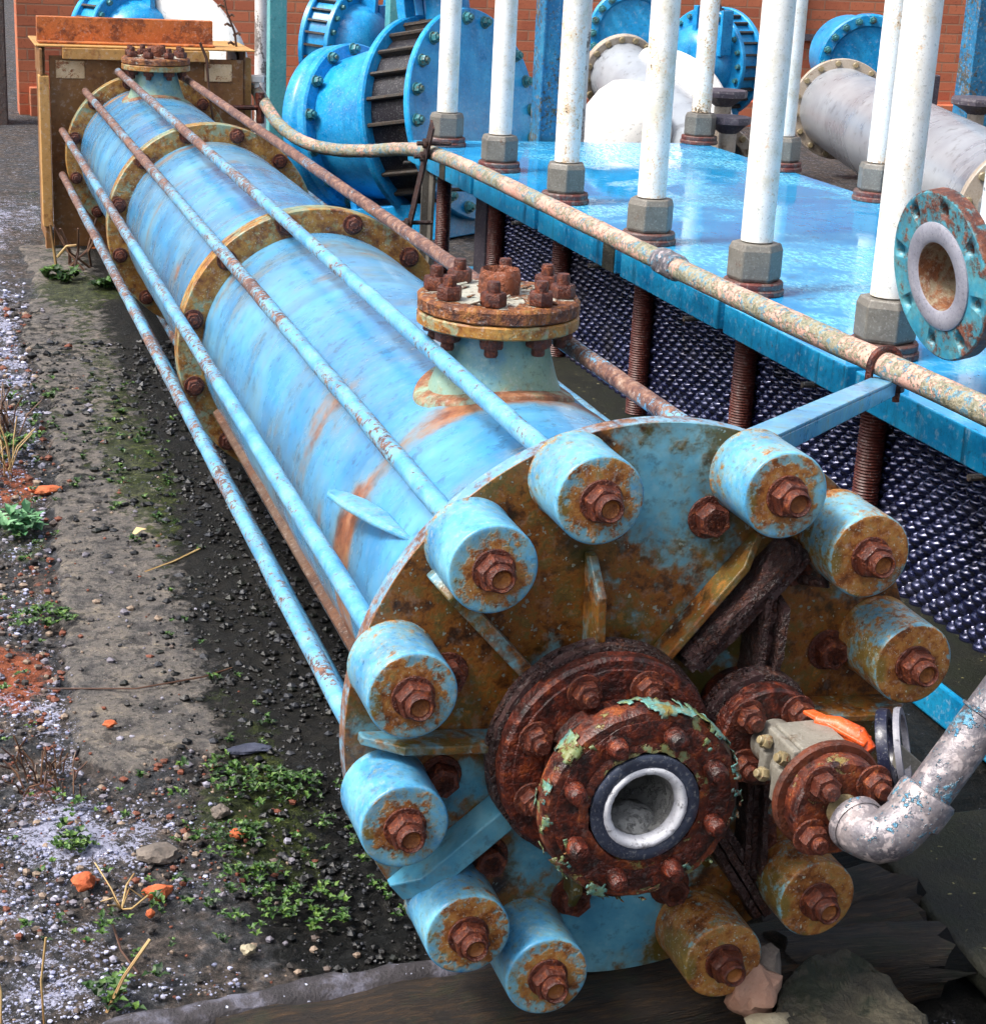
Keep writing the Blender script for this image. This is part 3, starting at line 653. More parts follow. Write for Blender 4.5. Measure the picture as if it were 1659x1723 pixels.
# kerb, timbers and rubble under the end plate
def beam(name, label, a, b, w, h, mt, cat, seg=40, seed=0, jag=.0, rnd=.25, group=None):
    a = V(a); b = V(b); d = b - a; L = d.length
    mb = MB(); vs = []; fs = []; n = 16
    for i in range(seg + 1):
        x = L * i / seg
        for k in range(n):
            an = 2 * PI * k / n + PI / n
            c, s = math.cos(an), math.sin(an); p = 1 / max(abs(c), abs(s)); q = p * (1 - rnd) + rnd * 1.08
            yy = c * q * w / 2; zz = s * q * h / 2
            nn = mnoise.noise(V((x * 9 + seed * 5, yy * 22, zz * 22))) + .5 * mnoise.noise(V((x * 30 + seed * 5, yy * 60, zz * 60)))
            ex = 0
            if i == 0: ex = -jag * abs(mnoise.noise(V((yy * 50, zz * 50, seed))))
            if i == seg: ex = jag * 2 * mnoise.noise(V((yy * 40, zz * 40, seed + 3)))
            vs.append((x + ex, yy * (1 + .12 * nn) + .006 * nn, zz * (1 + .12 * nn)))
    for i in range(seg):
        for k in range(n):
            j = (k + 1) % n; fs.append((i * n + k, i * n + j, i * n + n + j, i * n + n + k))
    fs.append(tuple(range(n - 1, -1, -1))); fs.append(tuple(seg * n + k for k in range(n)))
    mb.add(vs, fs)
    o = mb.build(name, M[mt], loc=a, smooth=50)
    o.rotation_euler = (0, -math.asin(d.z / L), math.atan2(d.y, d.x))
    return setp(o, label, cat, group)
beam('kerb_stone', 'frosted grey kerb edging curving in at the lower left', (-1.05, .01, -.52), (-.14, .112, -.52), .06, .13, 'kerb', 'kerb', seed=2, rnd=.5)
beam('timber_baulk', 'wet brown timber baulk under the blue end plate', (-.62, -.045, -.51), (.56, .035, -.51), .19, .117, 'timber', 'timber', seed=4, jag=.03, rnd=.12, group='baulks under the end plate')
beam('timber_baulk', 'dark split end of timber sticking out right of the cups', (.30, .12, -.50), (.60, .20, -.50), .13, .09, 'oldtimber', 'timber', seed=6, jag=.06, rnd=.2, group='baulks under the end plate')
beam('timber_baulk', 'rough grey timber lump between the mossy block and the wet slab', (.30, .0, -.475), (.56, -.02, -.485), .10, .08, 'oldtimber', 'timber', seed=9, jag=.07, rnd=.35, group='baulks under the end plate')
mb = MB()
pts = [(.375, .005, -.44), (.235, -.10, -.445), (.10, -.32, -.46), (.34, -.42, -.46), (.425, -.22, -.45), (.41, -.08, -.445)]
mb.prism(pts, (0, 0, -.16))
o = mb.build('mossy_block', M['mossblock'], smooth=0, bevel=.010); roughen(o, 5, .02, .05); setp(o, 'mossy broken concrete block leaning in front of the cups', 'concrete block')
stone('stone', 'pinkish broken stone with a mortar lump at the foot of the block', (.185, -.105, -.45), .048, 'pinkstone', 21, (.85, .8, 1), group='loose stones')
stone('mortar_lump', 'grey crumbly mortar lump stuck on the pinkish stone', (.212, -.085, -.415), .034, 'greylump', 22, (.8, .7, 1), 'mortar')
stone('stone', 'pale smooth stone in front of the pinkish stone', (.185, -.175, -.465), .035, 'palestone', 23, (1.3, .7, .6), group='loose stones')
mb = MB()
mb.prism([(.625, -.6, -.53), (3, -.6, -.53), (3, .42, -.53), (.655, .42, -.53), (.63, .2, -.53), (.61, 0, -.53)], (0, 0, .05))
setp(mb.build('wet_slab', M['pad'], bevel=.012), 'dark mossy concrete slab at the lower right', 'slab', kind='structure')

# ================================================================== THE BLUE VESSEL
ves = thing('pressure_vessel', 'long sky blue pressure vessel lying on its side with tie rods and spring cups', 'pressure vessel', (0, 0, -.45))
VL = V((0, 0, -.45))
def vloc(x, y, z): return V((x, y, z)) - VL
RB = .398
CUPA = [109, 68.2, 42.8, 13.6, -46.8, -71.8, -113.9, -136.2, -167, 164.1, 134.1]
FLY = [2.335, 4.20]
# shell
def shell_rust(r, y, a):
    # a = 0 at +z (ref), increasing to the left or right
    n = mnoise.noise(V((y * 3, math.cos(a) * 1.2, math.sin(a) * 1.2)))
    n2 = mnoise.noise(V((y * 14, math.cos(a) * 2, math.sin(a) * 2)))
    q = .54 * math.exp(-((y - .66 - .03 * n) / .055) ** 2) * (.75 + .5 * n2)
    q += .24 * math.exp(-((y - .30 - .02 * n) / .05) ** 2) * (.6 + n2) * (.5 - .5 * math.cos(a)) + .16 * math.exp(-((y - .47) / .02) ** 2) * (.5 + n2) * (.5 - .5 * math.cos(a))
    q += .10 * math.exp(-((y - 1.02) / .05) ** 2) * (.4 + n2)
    for f in FLY + [6.1]:
        q += .16 * math.exp(-((y - f + .06) / .022) ** 2) + .12 * math.exp(-((y - f - .08) / .03) ** 2)
    q += .10 * math.exp(-((y - 5.62) / .03) ** 2) + .12 * math.exp(-((y - 4.55) / .02) ** 2)
    q += .16 * max(0, n) * (.6 - .6 * math.cos(a))
    q -= .1 * math.exp(-((y - .42) / .12) ** 2)
    return q
mb = MB()
prof = [(.312, .033)]
yy = .05
while yy < 6.12:
    prof.append((.312 + .0008 * math.sin(yy * 23) + (.0025 if abs(yy - .70) < .016 or abs(yy - 5.62) < .014 else 0), yy)); yy += .025
prof += [(.312, 6.24), (0, 6.24)]
mb.lathe((0, 0, 0), (0, 1, 0), prof, 128, rust=shell_rust, ref=(0, 0, 1))
mb.build('shell', M['shell'], ves, smooth=30)

def make_bolt(name='flange_bolt', r=.021, h=.018, stub=.0, parent=None, loc=None, washer=True, d=(0, -1, 0), rot=.2):
    mb = MB(); d = V(d)
    if washer: mb.cyl((0, 0, 0), d, r * 1.3, .004, 20, .001)
    mb.hexa(d * (.004 if washer else 0), d, r, h, rot)
    if stub:
        mb.cyl(d * (h), d, r * .56, stub, 14, .002)
    else:
        mb.cyl(d * (h), d, r * .62, .004, 14, .0015)
    return mb.build(name, M['bolt'], parent, loc=loc, smooth=35)

# body flanges with their bolts
first = None
for i, fy in enumerate(FLY + [6.10]):
    mb = MB()
    def fr(r, t, a): return .06 * (.5 + .5 * math.cos(12 * a + 3.25)) ** 3 * (1 if r < .372 else 0) - (.05 if r > .37 else 0)
    ro = .375
    P = [(.312, 0), (.330, -.001), (.360, 0), (ro - .002, 0), (ro, .003), (ro, .030), (ro - .004, .032), (ro - .004, .037), (ro, .039), (ro, .066), (ro - .003, .07), (.312, .07)]
    mb.lathe((0, fy, 0), (0, 1, 0), P, 144, rust=fr, ref=(1, 0, 0), loop=True)
    fl = mb.build('body_flange', M['flange'], ves, smooth=30)
    for k in range(12):
        a = rad(15.5 + 30 * k)
        rot = (0, -a + .3 * k, 0)
        loc = vloc(.345 * math.cos(a), fy, .345 * math.sin(a))
        if first is None:
            first = make_bolt(parent=fl, loc=loc, stub=.006); first.rotation_euler = rot
        else:
            dup(first, fl, loc, rot)

# end plate: rust map painted from where the paint survives
def plate_rust(x, z):
    n = mnoise.noise(V((x * 9, z * 9, 0))); n2 = mnoise.noise(V((x * 24, z * 24, 3)))
    v = .10
    def g(cx, cz, r, k): return k * math.exp(-((x - cx) ** 2 + (z - cz) ** 2) / r ** 2)
    v -= g(.03, .40, .11, .19) + g(.09, .33, .07, .12) + g(-.02, .33, .07, .10) + g(.10, .40, .06, .1)
    v -= g(-.40, -.06, .06, .25) + g(-.31, -.10, .06, .2) + g(-.25, -.09, .05, .18) + g(-.36, -.18, .06, .2)
    v -= g(-.16, -.22, .05, .2) + g(-.13, -.19, .05, .16) + g(.0, -.37, .10, .34) + g(-.10, -.36, .06, .2) + g(-.2, -.4, .04, .2)
    v -= g(.36, .20, .05, .2) + g(.42, .1, .04, .25) + g(.27, -.02, .04, .14) + g(.03, .26, .04, .10)
    v += g(-.18, .30, .10, .1) + g(.30, .10, .1, .08) + g(-.30, .22, .12, .08)
    for a in CUPA:
        d = math.hypot(x - RB * math.cos(rad(a)), z - RB * math.sin(rad(a)))
        v += .10 * math.exp(-((d - .072) / .014) ** 2)
    return v + .05 * n + .02 * n2
mb = MB()
rings = [(.0, 0)] + [(.452 * k / 60, 0) for k in range(1, 60)] + [(.4485, 0), (.4495, .0012)]
mb.lathe((0, 0, 0), (0, 1, 0), rings, 200, rust=lambda r, t, a: plate_rust(r * math.cos(a), -r * math.sin(a)), ref=(1, 0, 0))
ep = mb.build('end_plate', M['plate'], ves, smooth=30)
mb = MB(); mb.lathe((0, 0, 0), (0, 1, 0), [(.4495, .0012), (.450, .004), (.450, .031), (.447, .034), (0, .034)], 200, ref=(1, 0, 0))
mb.build('plate_rim', M['rim'], ep, smooth=30)
pb = None
for k in range(12):
    a = rad(14 + 30 * k); loc = V((.315 * math.cos(a), 0, .315 * math.sin(a))) - VL
    if pb is None: pb = make_bolt('plate_bolt', .0255, .026, 0, ep, loc, True); pb.rotation_euler = (0, .4 * k, 0)
    else: dup(pb, ep, loc, (0, .53 * k, 0))

# spring cups with hollow ended nuts, tie rods
WEAR = [.45, .6, 1.0, 1.15, 1.35, 1.45, .5, .45, .2, .4, .25]
def cup_rust(r, t, a):
    if t > .1165 or r < .06:
        n = mnoise.noise(V((r * math.cos(a) * 30, r * math.sin(a) * 30, 1)))
        return (.20 * math.exp(-((r - .03) / .016) ** 2) + .05 + .10 * n - (.26 if r > .0605 else 0)) if t > .11 else 0
    return -.06 + .12 * math.exp(-(t / .010) ** 2) - .05 * math.exp(-((t - .117) / .01) ** 2)
cup = None
rod = None
for i, a in enumerate(CUPA):
    x, z = RB * math.cos(rad(a)), RB * math.sin(rad(a))
    if cup is None:
        mb = MB()
        P = [(.0655, 0), (.0655, .004), (.064, .006)] + [(.064, .006 + .104 * k / 14) for k in range(1, 15)] + [(.0638, .1145), (.0625, .1165), (.0605, .1172), (.056, .1172), (.050, .117), (.044, .117), (.038, .117), (.032, .117), (.026, .117), (.018, .117), (.008, .117), (0, .117)]
        mb.lathe((0, 0, 0), (0, -1, 0), P, 64, rust=cup_rust, ref=(1, 0, 0))
        cup = mb.build('spring_cup', M['cup'], ves, loc=vloc(x, 0, z), smooth=40, wear=WEAR[i])
        mb = MB(); mb.cyl((0, 0, 0), (0, -1, 0), .031, .004, 28, .001); mb.hexa((0, -.004, 0), (0, -1, 0), .0275, .024, .3)
        mb.lathe((0, 0, 0), (0, -1, 0), [(.0185, .028), (.0195, .033), (.0185, .042), (.016, .0445), (.0135, .0425), (.0125, .038)], 24)
        nut = mb.build('nut', M['bolt'], cup, loc=(0, -.117, 0), smooth=35)
        mb = MB(); mb.lathe((0, 0, 0), (0, -1, 0), [(.0128, .0385), (.011, .0365), (.006, .0355), (0, .036)], 20)
        mb.build('bolt_end', M['ochre'], cup, loc=(0, -.117, 0), smooth=60)
        mb = MB()
        pts = [(0, .034 + 6.14 * k / 90, 0) for k in range(91)]
        def rr_(t): return .02 + .15 * t + .10 * mnoise.noise(V((t * 9, 4, 0)))
        mb.tube(pts, .0162, 14, rust=rr_, wob=.0012)
        rod = mb.build('tie_rod', M['rod'], ves, loc=vloc(x, 0, z), smooth=60, wear=0)
    else:
        c = dup(cup, ves, vloc(x, 0, z), (0, 0, 0), WEAR[i])
        c.children[0].rotation_euler = (0, .47 * i, 0)
        dup(rod, ves, vloc(x, 0, z), (0, 1.3 * i, 0), {1: .5, 10: .12, 8: .05}.get(i, 0))

# gussets round the big nozzle
NX, NZ = -.086, -.024
SX, SZ = .157, .0
def gusset(cx, cz, ang, r0, r1, h, th, cham, name='gusset', mat='plate', wear=None, parent=ep, rust=.05):
    a = rad(ang); d = V((math.cos(a), 0, math.sin(a))); s = V((-math.sin(a), 0, math.cos(a)))
    c = V((cx, 0, cz))
    P = [(r0, .0), (r1, .0), (r1, -.018), (r1 - cham, -h), (r0, -h)]
    mb = MB(); mb.prism([c + d * r + V((0, y, 0)) - s * th / 2 for r, y in P], s * th, rust=rust)
    return mb.build(name, M[mat], parent, smooth=0, bevel=.0025)
gusset(NX, NZ, 92, .10, .285, .062, .014, .05, rust=.05)
gusset(NX, NZ, 132, .10, .365, .05, .022, .03, rust=.03)
gusset(NX, NZ, 176, .10, .345, .058, .014, .055, rust=-.03)
gusset(NX, NZ, 219, .10, .365, .058, .036, .045, rust=-.16)
gusset(NX, NZ, 50, .10, .39, .05, .012, .05, rust=.08)
gusset(NX, NZ, 268, .10, .30, .05, .014, .05)
gusset(NX, NZ, 312, .10, .33, .05, .014, .05, rust=.2)
def rusty_bar(p0, p1, w, h, parent=ep, lay=3, seed=0):
    """laminated rusty rib standing on the plate from p0 to p1 (x,z)"""
    a = V((p0[0], 0, p0[1])); b = V((p1[0], 0, p1[1])); d = (b - a); L = d.length; d.normalize(); s = V((-d.z, 0, d.x))
    mb = MB(); r = random.Random(seed)
    for k in range(lay):
        o = (k - (lay - 1) / 2) * w / lay; n = 14; vs = []; fs = []
        hk = h * r.uniform(.7, 1.0); e0 = r.uniform(-.01, .015); e1 = r.uniform(-.02, .01)
        for i in range(n + 1):
            t = e0 + (L + e1 - e0) * i / n
            j = .0035 * mnoise.noise(V((t * 50, k * 5 + seed, 0))); j2 = .006 * mnoise.noise(V((t * 40, k * 5 + seed, 7)))
            hh = hk * (1 if i < n else .55)
            for (q, y) in ((-.42, 0), (-.42, -hh + j2), (.36, -hh - j2), (.36, 0)):
                vs.append(a + d * t + s * (o + q * w / lay * 1.05 + j) + V((0, y, 0)))
        for i in range(n):
            for m in range(4): fs.append((i * 4 + m, i * 4 + (m + 1) % 4, i * 4 + 4 + (m + 1) % 4, i * 4 + 4 + m))
        fs.append((3, 2, 1, 0)); fs.append(tuple(n * 4 + m for m in range(4)))
        mb.add(vs, fs)
    return mb.build('rusted_rib', M['rotten'], parent, smooth=30)
rusty_bar((.05, .085), (.228, .268), .040, .078, seed=1)
rusty_bar((.175, .05), (.182, .205), .040, .07, seed=2)
gusset(SX, SZ, -3, .06, .285, .075, .012, .04, rust=.06)
rusty_bar((.19, -.08), (.203, -.30), .035, .05, seed=4)
rusty_bar((.10, -.15), (.235, -.36), .045, .05, seed=5)
rusty_bar((.05, .055), (.125, -.03), .02, .075, lay=2, seed=6)
# bent rusty wire hook by the small nozzle
mb = MB(); mb.tube([(.245, -.01, .245), (.255, -.05, .24), (.25, -.07, .215), (.235, -.03, .205), (.225, -.01, .215)], .009, 10, wob=.003)
mb.build('bent_hook', M['rotten'], ep)

# ---- big nozzle with two flange pairs, studs, lining
mb = MB(); mb.lathe((NX, 0, NZ), (0, -1, 0), [(.118, 0), (.115, .05), (.10, .10), (.098, .215)], 48)
noz = mb.build('large_nozzle', M['darkrust'], ves, smooth=40)
mb = MB(); mb.lathe((NX, -.045, NZ), (0, -1, 0), [(.11, 0), (.165, 0), (.170, .004), (.169, .012), (.162, .014), (.163, .02), (.169, .022), (.168, .034), (.11, .034)], 110, jit=.003, jf=5)
mb.build('gasket_stack', M['rotten'], noz, smooth=30)
mb = MB(); mb.lathe((NX, -.079, NZ), (0, -1, 0), [(.10, 0), (.157, 0), (.162, .004), (.162, .024), (.157, .029), (.145, .0295), (.143, .031), (.10, .032)], 110, jit=.0015, jf=6, seed=3)
nf = mb.build('nozzle_flange', M['darkrust'], noz, smooth=30)
st = None
for k in range(8):
    a = rad(66.5 + 45 * k); loc = V((NX + .124 * math.cos(a), -.110, NZ + .124 * math.sin(a))) - VL
    if st is None: st = make_bolt('stud_nut', .0205, .020, .016, noz, loc, True)
    else: dup(st, noz, loc, (0, .7 * k, 0))
mb = MB()
mb.lathe((NX, -.203, NZ), (0, -1, 0), [(.080, 0), (.138, 0), (.143, .004), (.144, .02), (.143, .034), (.138, .041), (.125, .042), (.095, .043), (.088, .046), (.082, .046), (.079, .030)], 140, jit=.0035, jf=7, seed=5)
ff = mb.build('nozzle_flange', M['scalerust'], noz, smooth=30)
mb = MB()
mb.lathe((NX, -.2455, NZ), (0, -1, 0), [(.090, -.001), (.096, .0005), (.122, .0012), (.128, .0002), (.129, -.003)], 90, jit=.004, jf=4, seed=9)
mb.build('rusted_face', M['darkrust'], noz, smooth=40)
sd_ = None
for k in range(8):
    a = rad(71.3 + 45 * k); loc = V((NX + .109 * math.cos(a), -.245, NZ + .109 * math.sin(a))) - VL
    if sd_ is None:
        mb = MB(); mb.lathe((0, 0, 0), (0, -1, 0), [(.0145, -.01), (.0145, .012), (.0135, .022), (.010, .029), (0, .031)], 18, jit=.002, jf=3)
        sd_ = mb.build('stud', M['darkrust'], noz, loc=loc, smooth=50)
    else: dup(sd_, noz, loc, (.05 * math.sin(k), .9 * k, .06 * math.cos(2 * k)))
mb = MB(); mb.lathe((NX, -.235, NZ), (0, -1, 0), [(.058, .010), (.079, .008), (.0795, .0165), (.077, .0185), (.066, .0185), (.060, .017)], 72, loop=True)
mb.build('seal_ring', M['navy'], noz, smooth=40)
mb = MB(); mb.lathe((NX, -.235, NZ), (0, -1, 0), [(.062, .0165), (.0595, .0195), (.055, .020), (.051, .0175), (.0485, .012), (.048, -.03), (.048, -.10)], 72, jit=.0012, jf=9)
mb.build('lining', M['whitelining'], noz, smooth=60)
mb = MB()
mb.lathe((NX, -.235, NZ), (0, -1, 0), [(.0475, .002), (.0475, -.05), (.0475, -.12), (0, -.125)], 60)
mb.lump((NX, -.195, NZ - .052), .05, 3, 3, .2, (.85, .8, .62), 3)
mb.build('bore_sediment', M['boregrey'], noz, smooth=60)
path = [(.1442, -.206), (.1455, -.215), (.146, -.225), (.1458, -.235), (.1445, -.2435), (.142, -.2468), (.138, -.2478), (.133, -.248), (.128, -.2482), (.122, -.2484), (.116, -.2484)]
NA = 260; mb = MB(); vs = []; keep = {}
for k in range(NA):
    a = 2 * PI * k / NA
    for i, (r0, y0) in enumerate(path):
        q = V((math.cos(a) * 7, i * .42, math.sin(a) * 7))
        nn = mnoise.noise(q * .55) + .55 * mnoise.noise(q * 1.6 + V((3, 1, 2))) + .2 * mnoise.noise(q * 4)
        bias = .12 * math.cos(a - 2.2) - (.16 if i > 5 else 0) - (.2 if i > 7 else 0)
        keep[(k, i)] = nn + bias
        lift = .0009 + .0026 * max(0, .22 - abs(nn + bias)) / .22 + .0012 * mnoise.noise(q * 3)
        rr0 = r0 + (lift if i < 6 else 0); yy0 = y0 - (lift if i >= 4 else 0)
        vs.append((NX + rr0 * math.cos(a), yy0, NZ + rr0 * math.sin(a)))
NP = len(path); fs = []
for k in range(NA):
    for i in range(NP - 1):
        k2 = (k + 1) % NA
        if (keep[(k, i)] + keep[(k2, i)] + keep[(k, i + 1)] + keep[(k2, i + 1)]) / 4 > .10:
            fs.append((k * NP + i, k2 * NP + i, k2 * NP + i + 1, k * NP + i + 1))
used = sorted({v for f in fs for v in f}); mp = {v: i for i, v in enumerate(used)}
mb.add([vs[v] for v in used], [tuple(mp[v] for v in f) for f in fs])
o = mb.build('peeling_paint', M['flake'], noz, smooth=60); o['kind'] = 'stuff'
so = o.modifiers.new('thick', 'SOLIDIFY'); so.thickness = .0011

# ---- small nozzle on the plate
SX, SZ = .157, .0
mb = MB(); mb.lathe((SX, 0, SZ), (0, -1, 0), [(.06, 0), (.058, .06), (.05, .10)], 36)
sn = mb.build('small_nozzle', M['darkrust'], ves, smooth=40)
mb = MB(); mb.lathe((SX, -.055, SZ), (0, -1, 0), [(.05, 0), (.082, 0), (.086, .004), (.085, .012), (.079, .014), (.081, .018), (.086, .02), (.084, .034), (.05, .036)], 70, jit=.003, jf=5, seed=2)
mb.build('gasket_stack', M['rotten'], sn, smooth=30)
mb = MB(); mb.cyl((SX, -.092, SZ), (0, -1, 0), .0775, .036, 64, .004, jit=.001)
sf = mb.build('nozzle_flange', M['darkrust'], sn, smooth=30)
for k in range(4):
    a = rad(45 + 90 * k)
    c = dup(st, sn, V((SX + .0558 * math.cos(a), -.128, SZ + .0558 * math.sin(a))) - VL, (0, .5 * k, 0))

# ---- top nozzle near the front (and its twin by the support frame)
def top_nozzle(y):
    c = V((0, y, 0)); up = (0, 0, 1)
    mb = MB()
    P = [(.128, .262), (.122, .300), (.112, .326), (.102, .36), (.093, .395), (.088, .418), (.087, .430)]
    mb.lathe((0, 0, 0), up, [(r, h) for r, h in P], 64, rust=lambda r, t, a: .14 * math.exp(-((t - .31) / .012) ** 2) - .03)
    vs = []; fs = []; NR = 72
    prf = [(.104, .0085), (.120, .009), (.142, .009), (.147, .0075), (.149, .003), (.150, -.002)]
    for k in range(NR):
        a = 2 * PI * k / NR
        for (r, dz) in prf:
            x = r * math.cos(a); vs.append((x, r * math.sin(a), math.sqrt(.312 ** 2 - x * x) + dz))
    m_ = len(prf)
    for k in range(NR):
        for q in range(m_ - 1): fs.append((k * m_ + q, ((k + 1) % NR) * m_ + q, ((k + 1) % NR) * m_ + q + 1, k * m_ + q + 1))
    mb.add(vs, fs, [.22 + .12 * mnoise.noise(V(v) * 30) for v in vs])
    n = mb.build('top_nozzle', M['neck'], ves, loc=vloc(0, y, 0), smooth=40)
    mb = MB(); mb.lathe((0, 0, 0), up, [(.06, .418), (.144, .418), (.148, .421), (.148, .439), (.145, .442), (.06, .442)], 96, jit=.0012, jf=6)
    mb.build('weld_flange', M['flange'], n, loc=(0, 0, 0), smooth=30)
    mb = MB(); mb.lathe((0, 0, 0), up, [(.06, .4435), (.143, .4435), (.1475, .447), (.148, .466), (.143, .472), (.12, .473), (.09, .4735), (.06, .474), (.03, .474), (0, .474)], 110, jit=.003, jf=7, seed=4,
                        rust=lambda r, t, a: (.16 if r > .14 or t < .46 else -.02 + .12 * math.exp(-((r - .115) / .02) ** 2) * (.5 + .5 * math.cos(8 * a))))
    cv = mb.build('blind_cover', M['topcover'], n, loc=(0, 0, 0), smooth=30)
    rr2 = random.Random(int(y * 10)); mb = MB()
    for k in range(26):
        a = rr2.uniform(0, 6.28); q = rr2.uniform(.04, .12); b = rr2.uniform(0, 6.28); L = rr2.uniform(.012, .04); w = L * rr2.uniform(.4, .8)
        p = V((q * math.cos(a), q * math.sin(a), .4755)); d1 = V((math.cos(b), math.sin(b), 0)); d2 = V((-math.sin(b), math.cos(b), 0))
        tl = rr2.uniform(.002, .012)
        mb.add([p - d1 * L / 2 - d2 * w / 2, p + d1 * L / 2 - d2 * w * .3 + V((0, 0, tl)), p + d1 * L * .4 + d2 * w * .5 + V((0, 0, tl * .8)), p - d1 * L * .5 + d2 * w * .4, p + V((0, 0, .001))], [(0, 1, 4), (1, 2, 4), (2, 3, 4), (3, 0, 4)])
    so = mb.build('flaking_paint', M['topcover'], n, loc=(0, 0, 0), smooth=60); so['kind'] = 'stuff'
    s2 = so.modifiers.new('thick', 'SOLIDIFY'); s2.thickness = .002
    mb = MB(); mb.lathe((0, 0, 0), up, [(.030, .474), (.037, .474), (.038, .50), (.036, .515), (.033, .519), (.030, .512), (.029, .49), (0, .489)], 40, jit=.005, jf=2.5, seed=6)
    mb.build('pipe_stump', M['orangestump'], n, loc=(0, 0, 0), smooth=50)
    b0 = None
    for k in range(8):
        a = rad(22.5 + 45 * k); L = (.115 * math.cos(a), .115 * math.sin(a), 0)
        if b0 is None:
            mb = MB()
            mb.hexa((0, 0, .474), up, .0235, .024, .3); mb.hexa((0, 0, .418), (0, 0, -1), .0235, .020, .1)
            mb.lathe((0, 0, 0), up, [(0, .382), (.0105, .382), (.0125, .385)] + [(.0125 - .0007 * (k % 2), .390 + k * .004) for k in range(31)] + [(.0105, .517), (0, .517)], 14)
            b0 = mb.build('cover_bolt', M['bolt'], n, loc=L, smooth=35)
        else: dup(b0, n, L, (0, 0, .6 * k))
    return n
M['orangestump'] = paint('stump_rust', [lin(120, 62, 36), lin(140, 76, 44)], [lin(70, 34, 24), lin(110, 56, 34), lin(150, 86, 50)], thr=.5, soft=.1, scl=18, rough=.6, bump=1, bd=.006)
top_nozzle(.78)
top_nozzle(5.84)

# ---- lifting lug, bracket arm, skid rail
mb = MB()
mb.prism([(-.262, .345, .168), (-.268, .50, .164), (-.286, .575, .163), (-.310, .620, .163), (-.328, .640, .163), (-.341, .636, .163), (-.346, .618, .163), (-.334, .56, .163), (-.306, .465, .163)], (0, 0, -.011), rust=.02)
mb.build('lifting_lug', M['cup'], ves, smooth=0, bevel=.004)
a = V((.17, .045, .405)); b = V((.985, 1.08, .205)); d = (b - a).normalized(); s = d.cross(V((0, 0, 1))).normalized(); u = s.cross(d)
mb = MB(); w = .052
mb.prism([a - s * w / 2, a + s * w / 2, a + s * w / 2 + u * .006, a - s * w / 2 + u * .006], d * (b - a).length)
mb.prism([a + s * (w / 2 - .006) - u * .03, a + s * (w / 2) - u * .03, a + s * w / 2 - u * .0005, a + s * (w / 2 - .006) - u * .0005], d * (b - a).length)
mb.build('bracket_arm', M['cup'], ves, smooth=0, bevel=.0015)
mb = MB()
for sgn in (-1,):
    aa = rad(206)
    c = V((.312 * math.cos(aa), 0, .312 * math.sin(aa)))
    mb.prism([c + V((.01, .06, .01)), c + V((-.014, .06, -.008)), c + V((-.012, .06, -.018)), c + V((.014, .06, -.002))], (0, 2.2, 0))
mb.build('skid_rail', M['skid'], ves, smooth=0, bevel=.002)

# ---- support frame at the far end
mb = MB(); mb.box((.012, 6.252, .0), (.88, .012, .87)); fr_ = mb.build('support_frame', M['brownframe'], ves, smooth=0, bevel=.002)
def fb(name, x0, x1, y0, y1, z0, z1, mat):
    mb = MB(); mb.box(((x0 + x1) / 2, (y0 + y1) / 2, (z0 + z1) / 2), (x1 - x0, y1 - y0, z1 - z0)); return mb.build(name, M[mat], fr_, smooth=0, bevel=.003)
fb('corner_angle', -.480, -.436, 6.16, 6.245, -.325, .352, 'tan')
fb('corner_post', -.47, -.44, 6.175, 6.24, -.445, -.326, 'brownframe')
fb('corner_post', -.475, -.462, 6.16, 6.5, .353, .47, 'brownframe')
fb('base_angle', -.47, .48, 6.18, 6.245, -.445, -.43, 'orangerust')
fb('top_beam', -.372, .288, 6.19, 6.245, .425, .474, 'tan')
fb('top_plate', -.49, .50, 6.20, 6.75, .476, .484, 'tan')
fb('top_channel', -.472, .325, 6.34, 6.40, .486, .60, 'orangerust')
fb('channel_lip', -.472, .325, 6.27, 6.339, .486, .495, 'orangerust')
fb('pale_patch', -.400, -.272, 6.238, 6.2455, .336, .416, 'patch')
fb('pale_patch', .272, .398, 6.238, 6.2455, .334, .414, 'patch')
fb('side_plate', .456, .466, 6.26, 6.78, -.44, .475, 'brownframe')
fb('side_plate', -.455, -.445, 6.26, 6.78, -.44, .475, 'brownframe')
fb('side_post', .47, .50, 6.30, 6.36, -.44, .44, 'tan')
mb = MB(); mb.cyl((.53, 6.33, .33), (0, 0, 1), .035, .03, 20); mb.tube([(.53, 6.33, .20), (.53, 6.33, .33)], .012, 10)
mb.build('vent_cap', M['purewhite'], fr_)
mb = MB(); mb.tube([(.36, 6.22, .22), (.52, 6.22, .222)], .012, 10); mb.tube([(.53, 6.22, .29), (.53, 6.22, .15)], .02, 10, wob=.008)
mb.build('drain_tap', M['darkrust'], fr_)

# ================================================================== BALL VALVE + PIPES
val = thing('ball_valve', 'small grey ball valve with orange lever bolted to the rusty end plate', 'valve', (SX, -.24, SZ - .08))
mb = MB(); mb.cyl((SX, -.1305, SZ), (0, -1, 0), .034, .05, 30, .003)
mb.lathe((SX, -.18, SZ), (0, -1, 0), [(.030, 0), (.04, .015), (.043, .04), (.04, .07), (.03, .09), (.03, .13)], 30)
mb.build('valve_body', M['ochrebody'] if 'ochrebody' in M else M['alu'], val, smooth=40)
ax = (V((1, 0, 0)), V((0, 1, 0)), V((0, 0, 1)))
mb = MB()
mb.box((SX + .012, -.228, SZ + .048), (.075, .085, .012)); mb.box((SX - .034, -.235, SZ + .018), (.012, .08, .07))
mb.box((SX + .0, -.222, SZ + .012), (.055, .06, .06)); mb.box((SX - .046, -.26, SZ - .004), (.02, .028, .055)); mb.box((SX - .04, -.205, SZ + .0), (.022, .02, .045))
mb.build('valve_bracket', M['alu'], val, smooth=0, bevel=.003)
vb = None
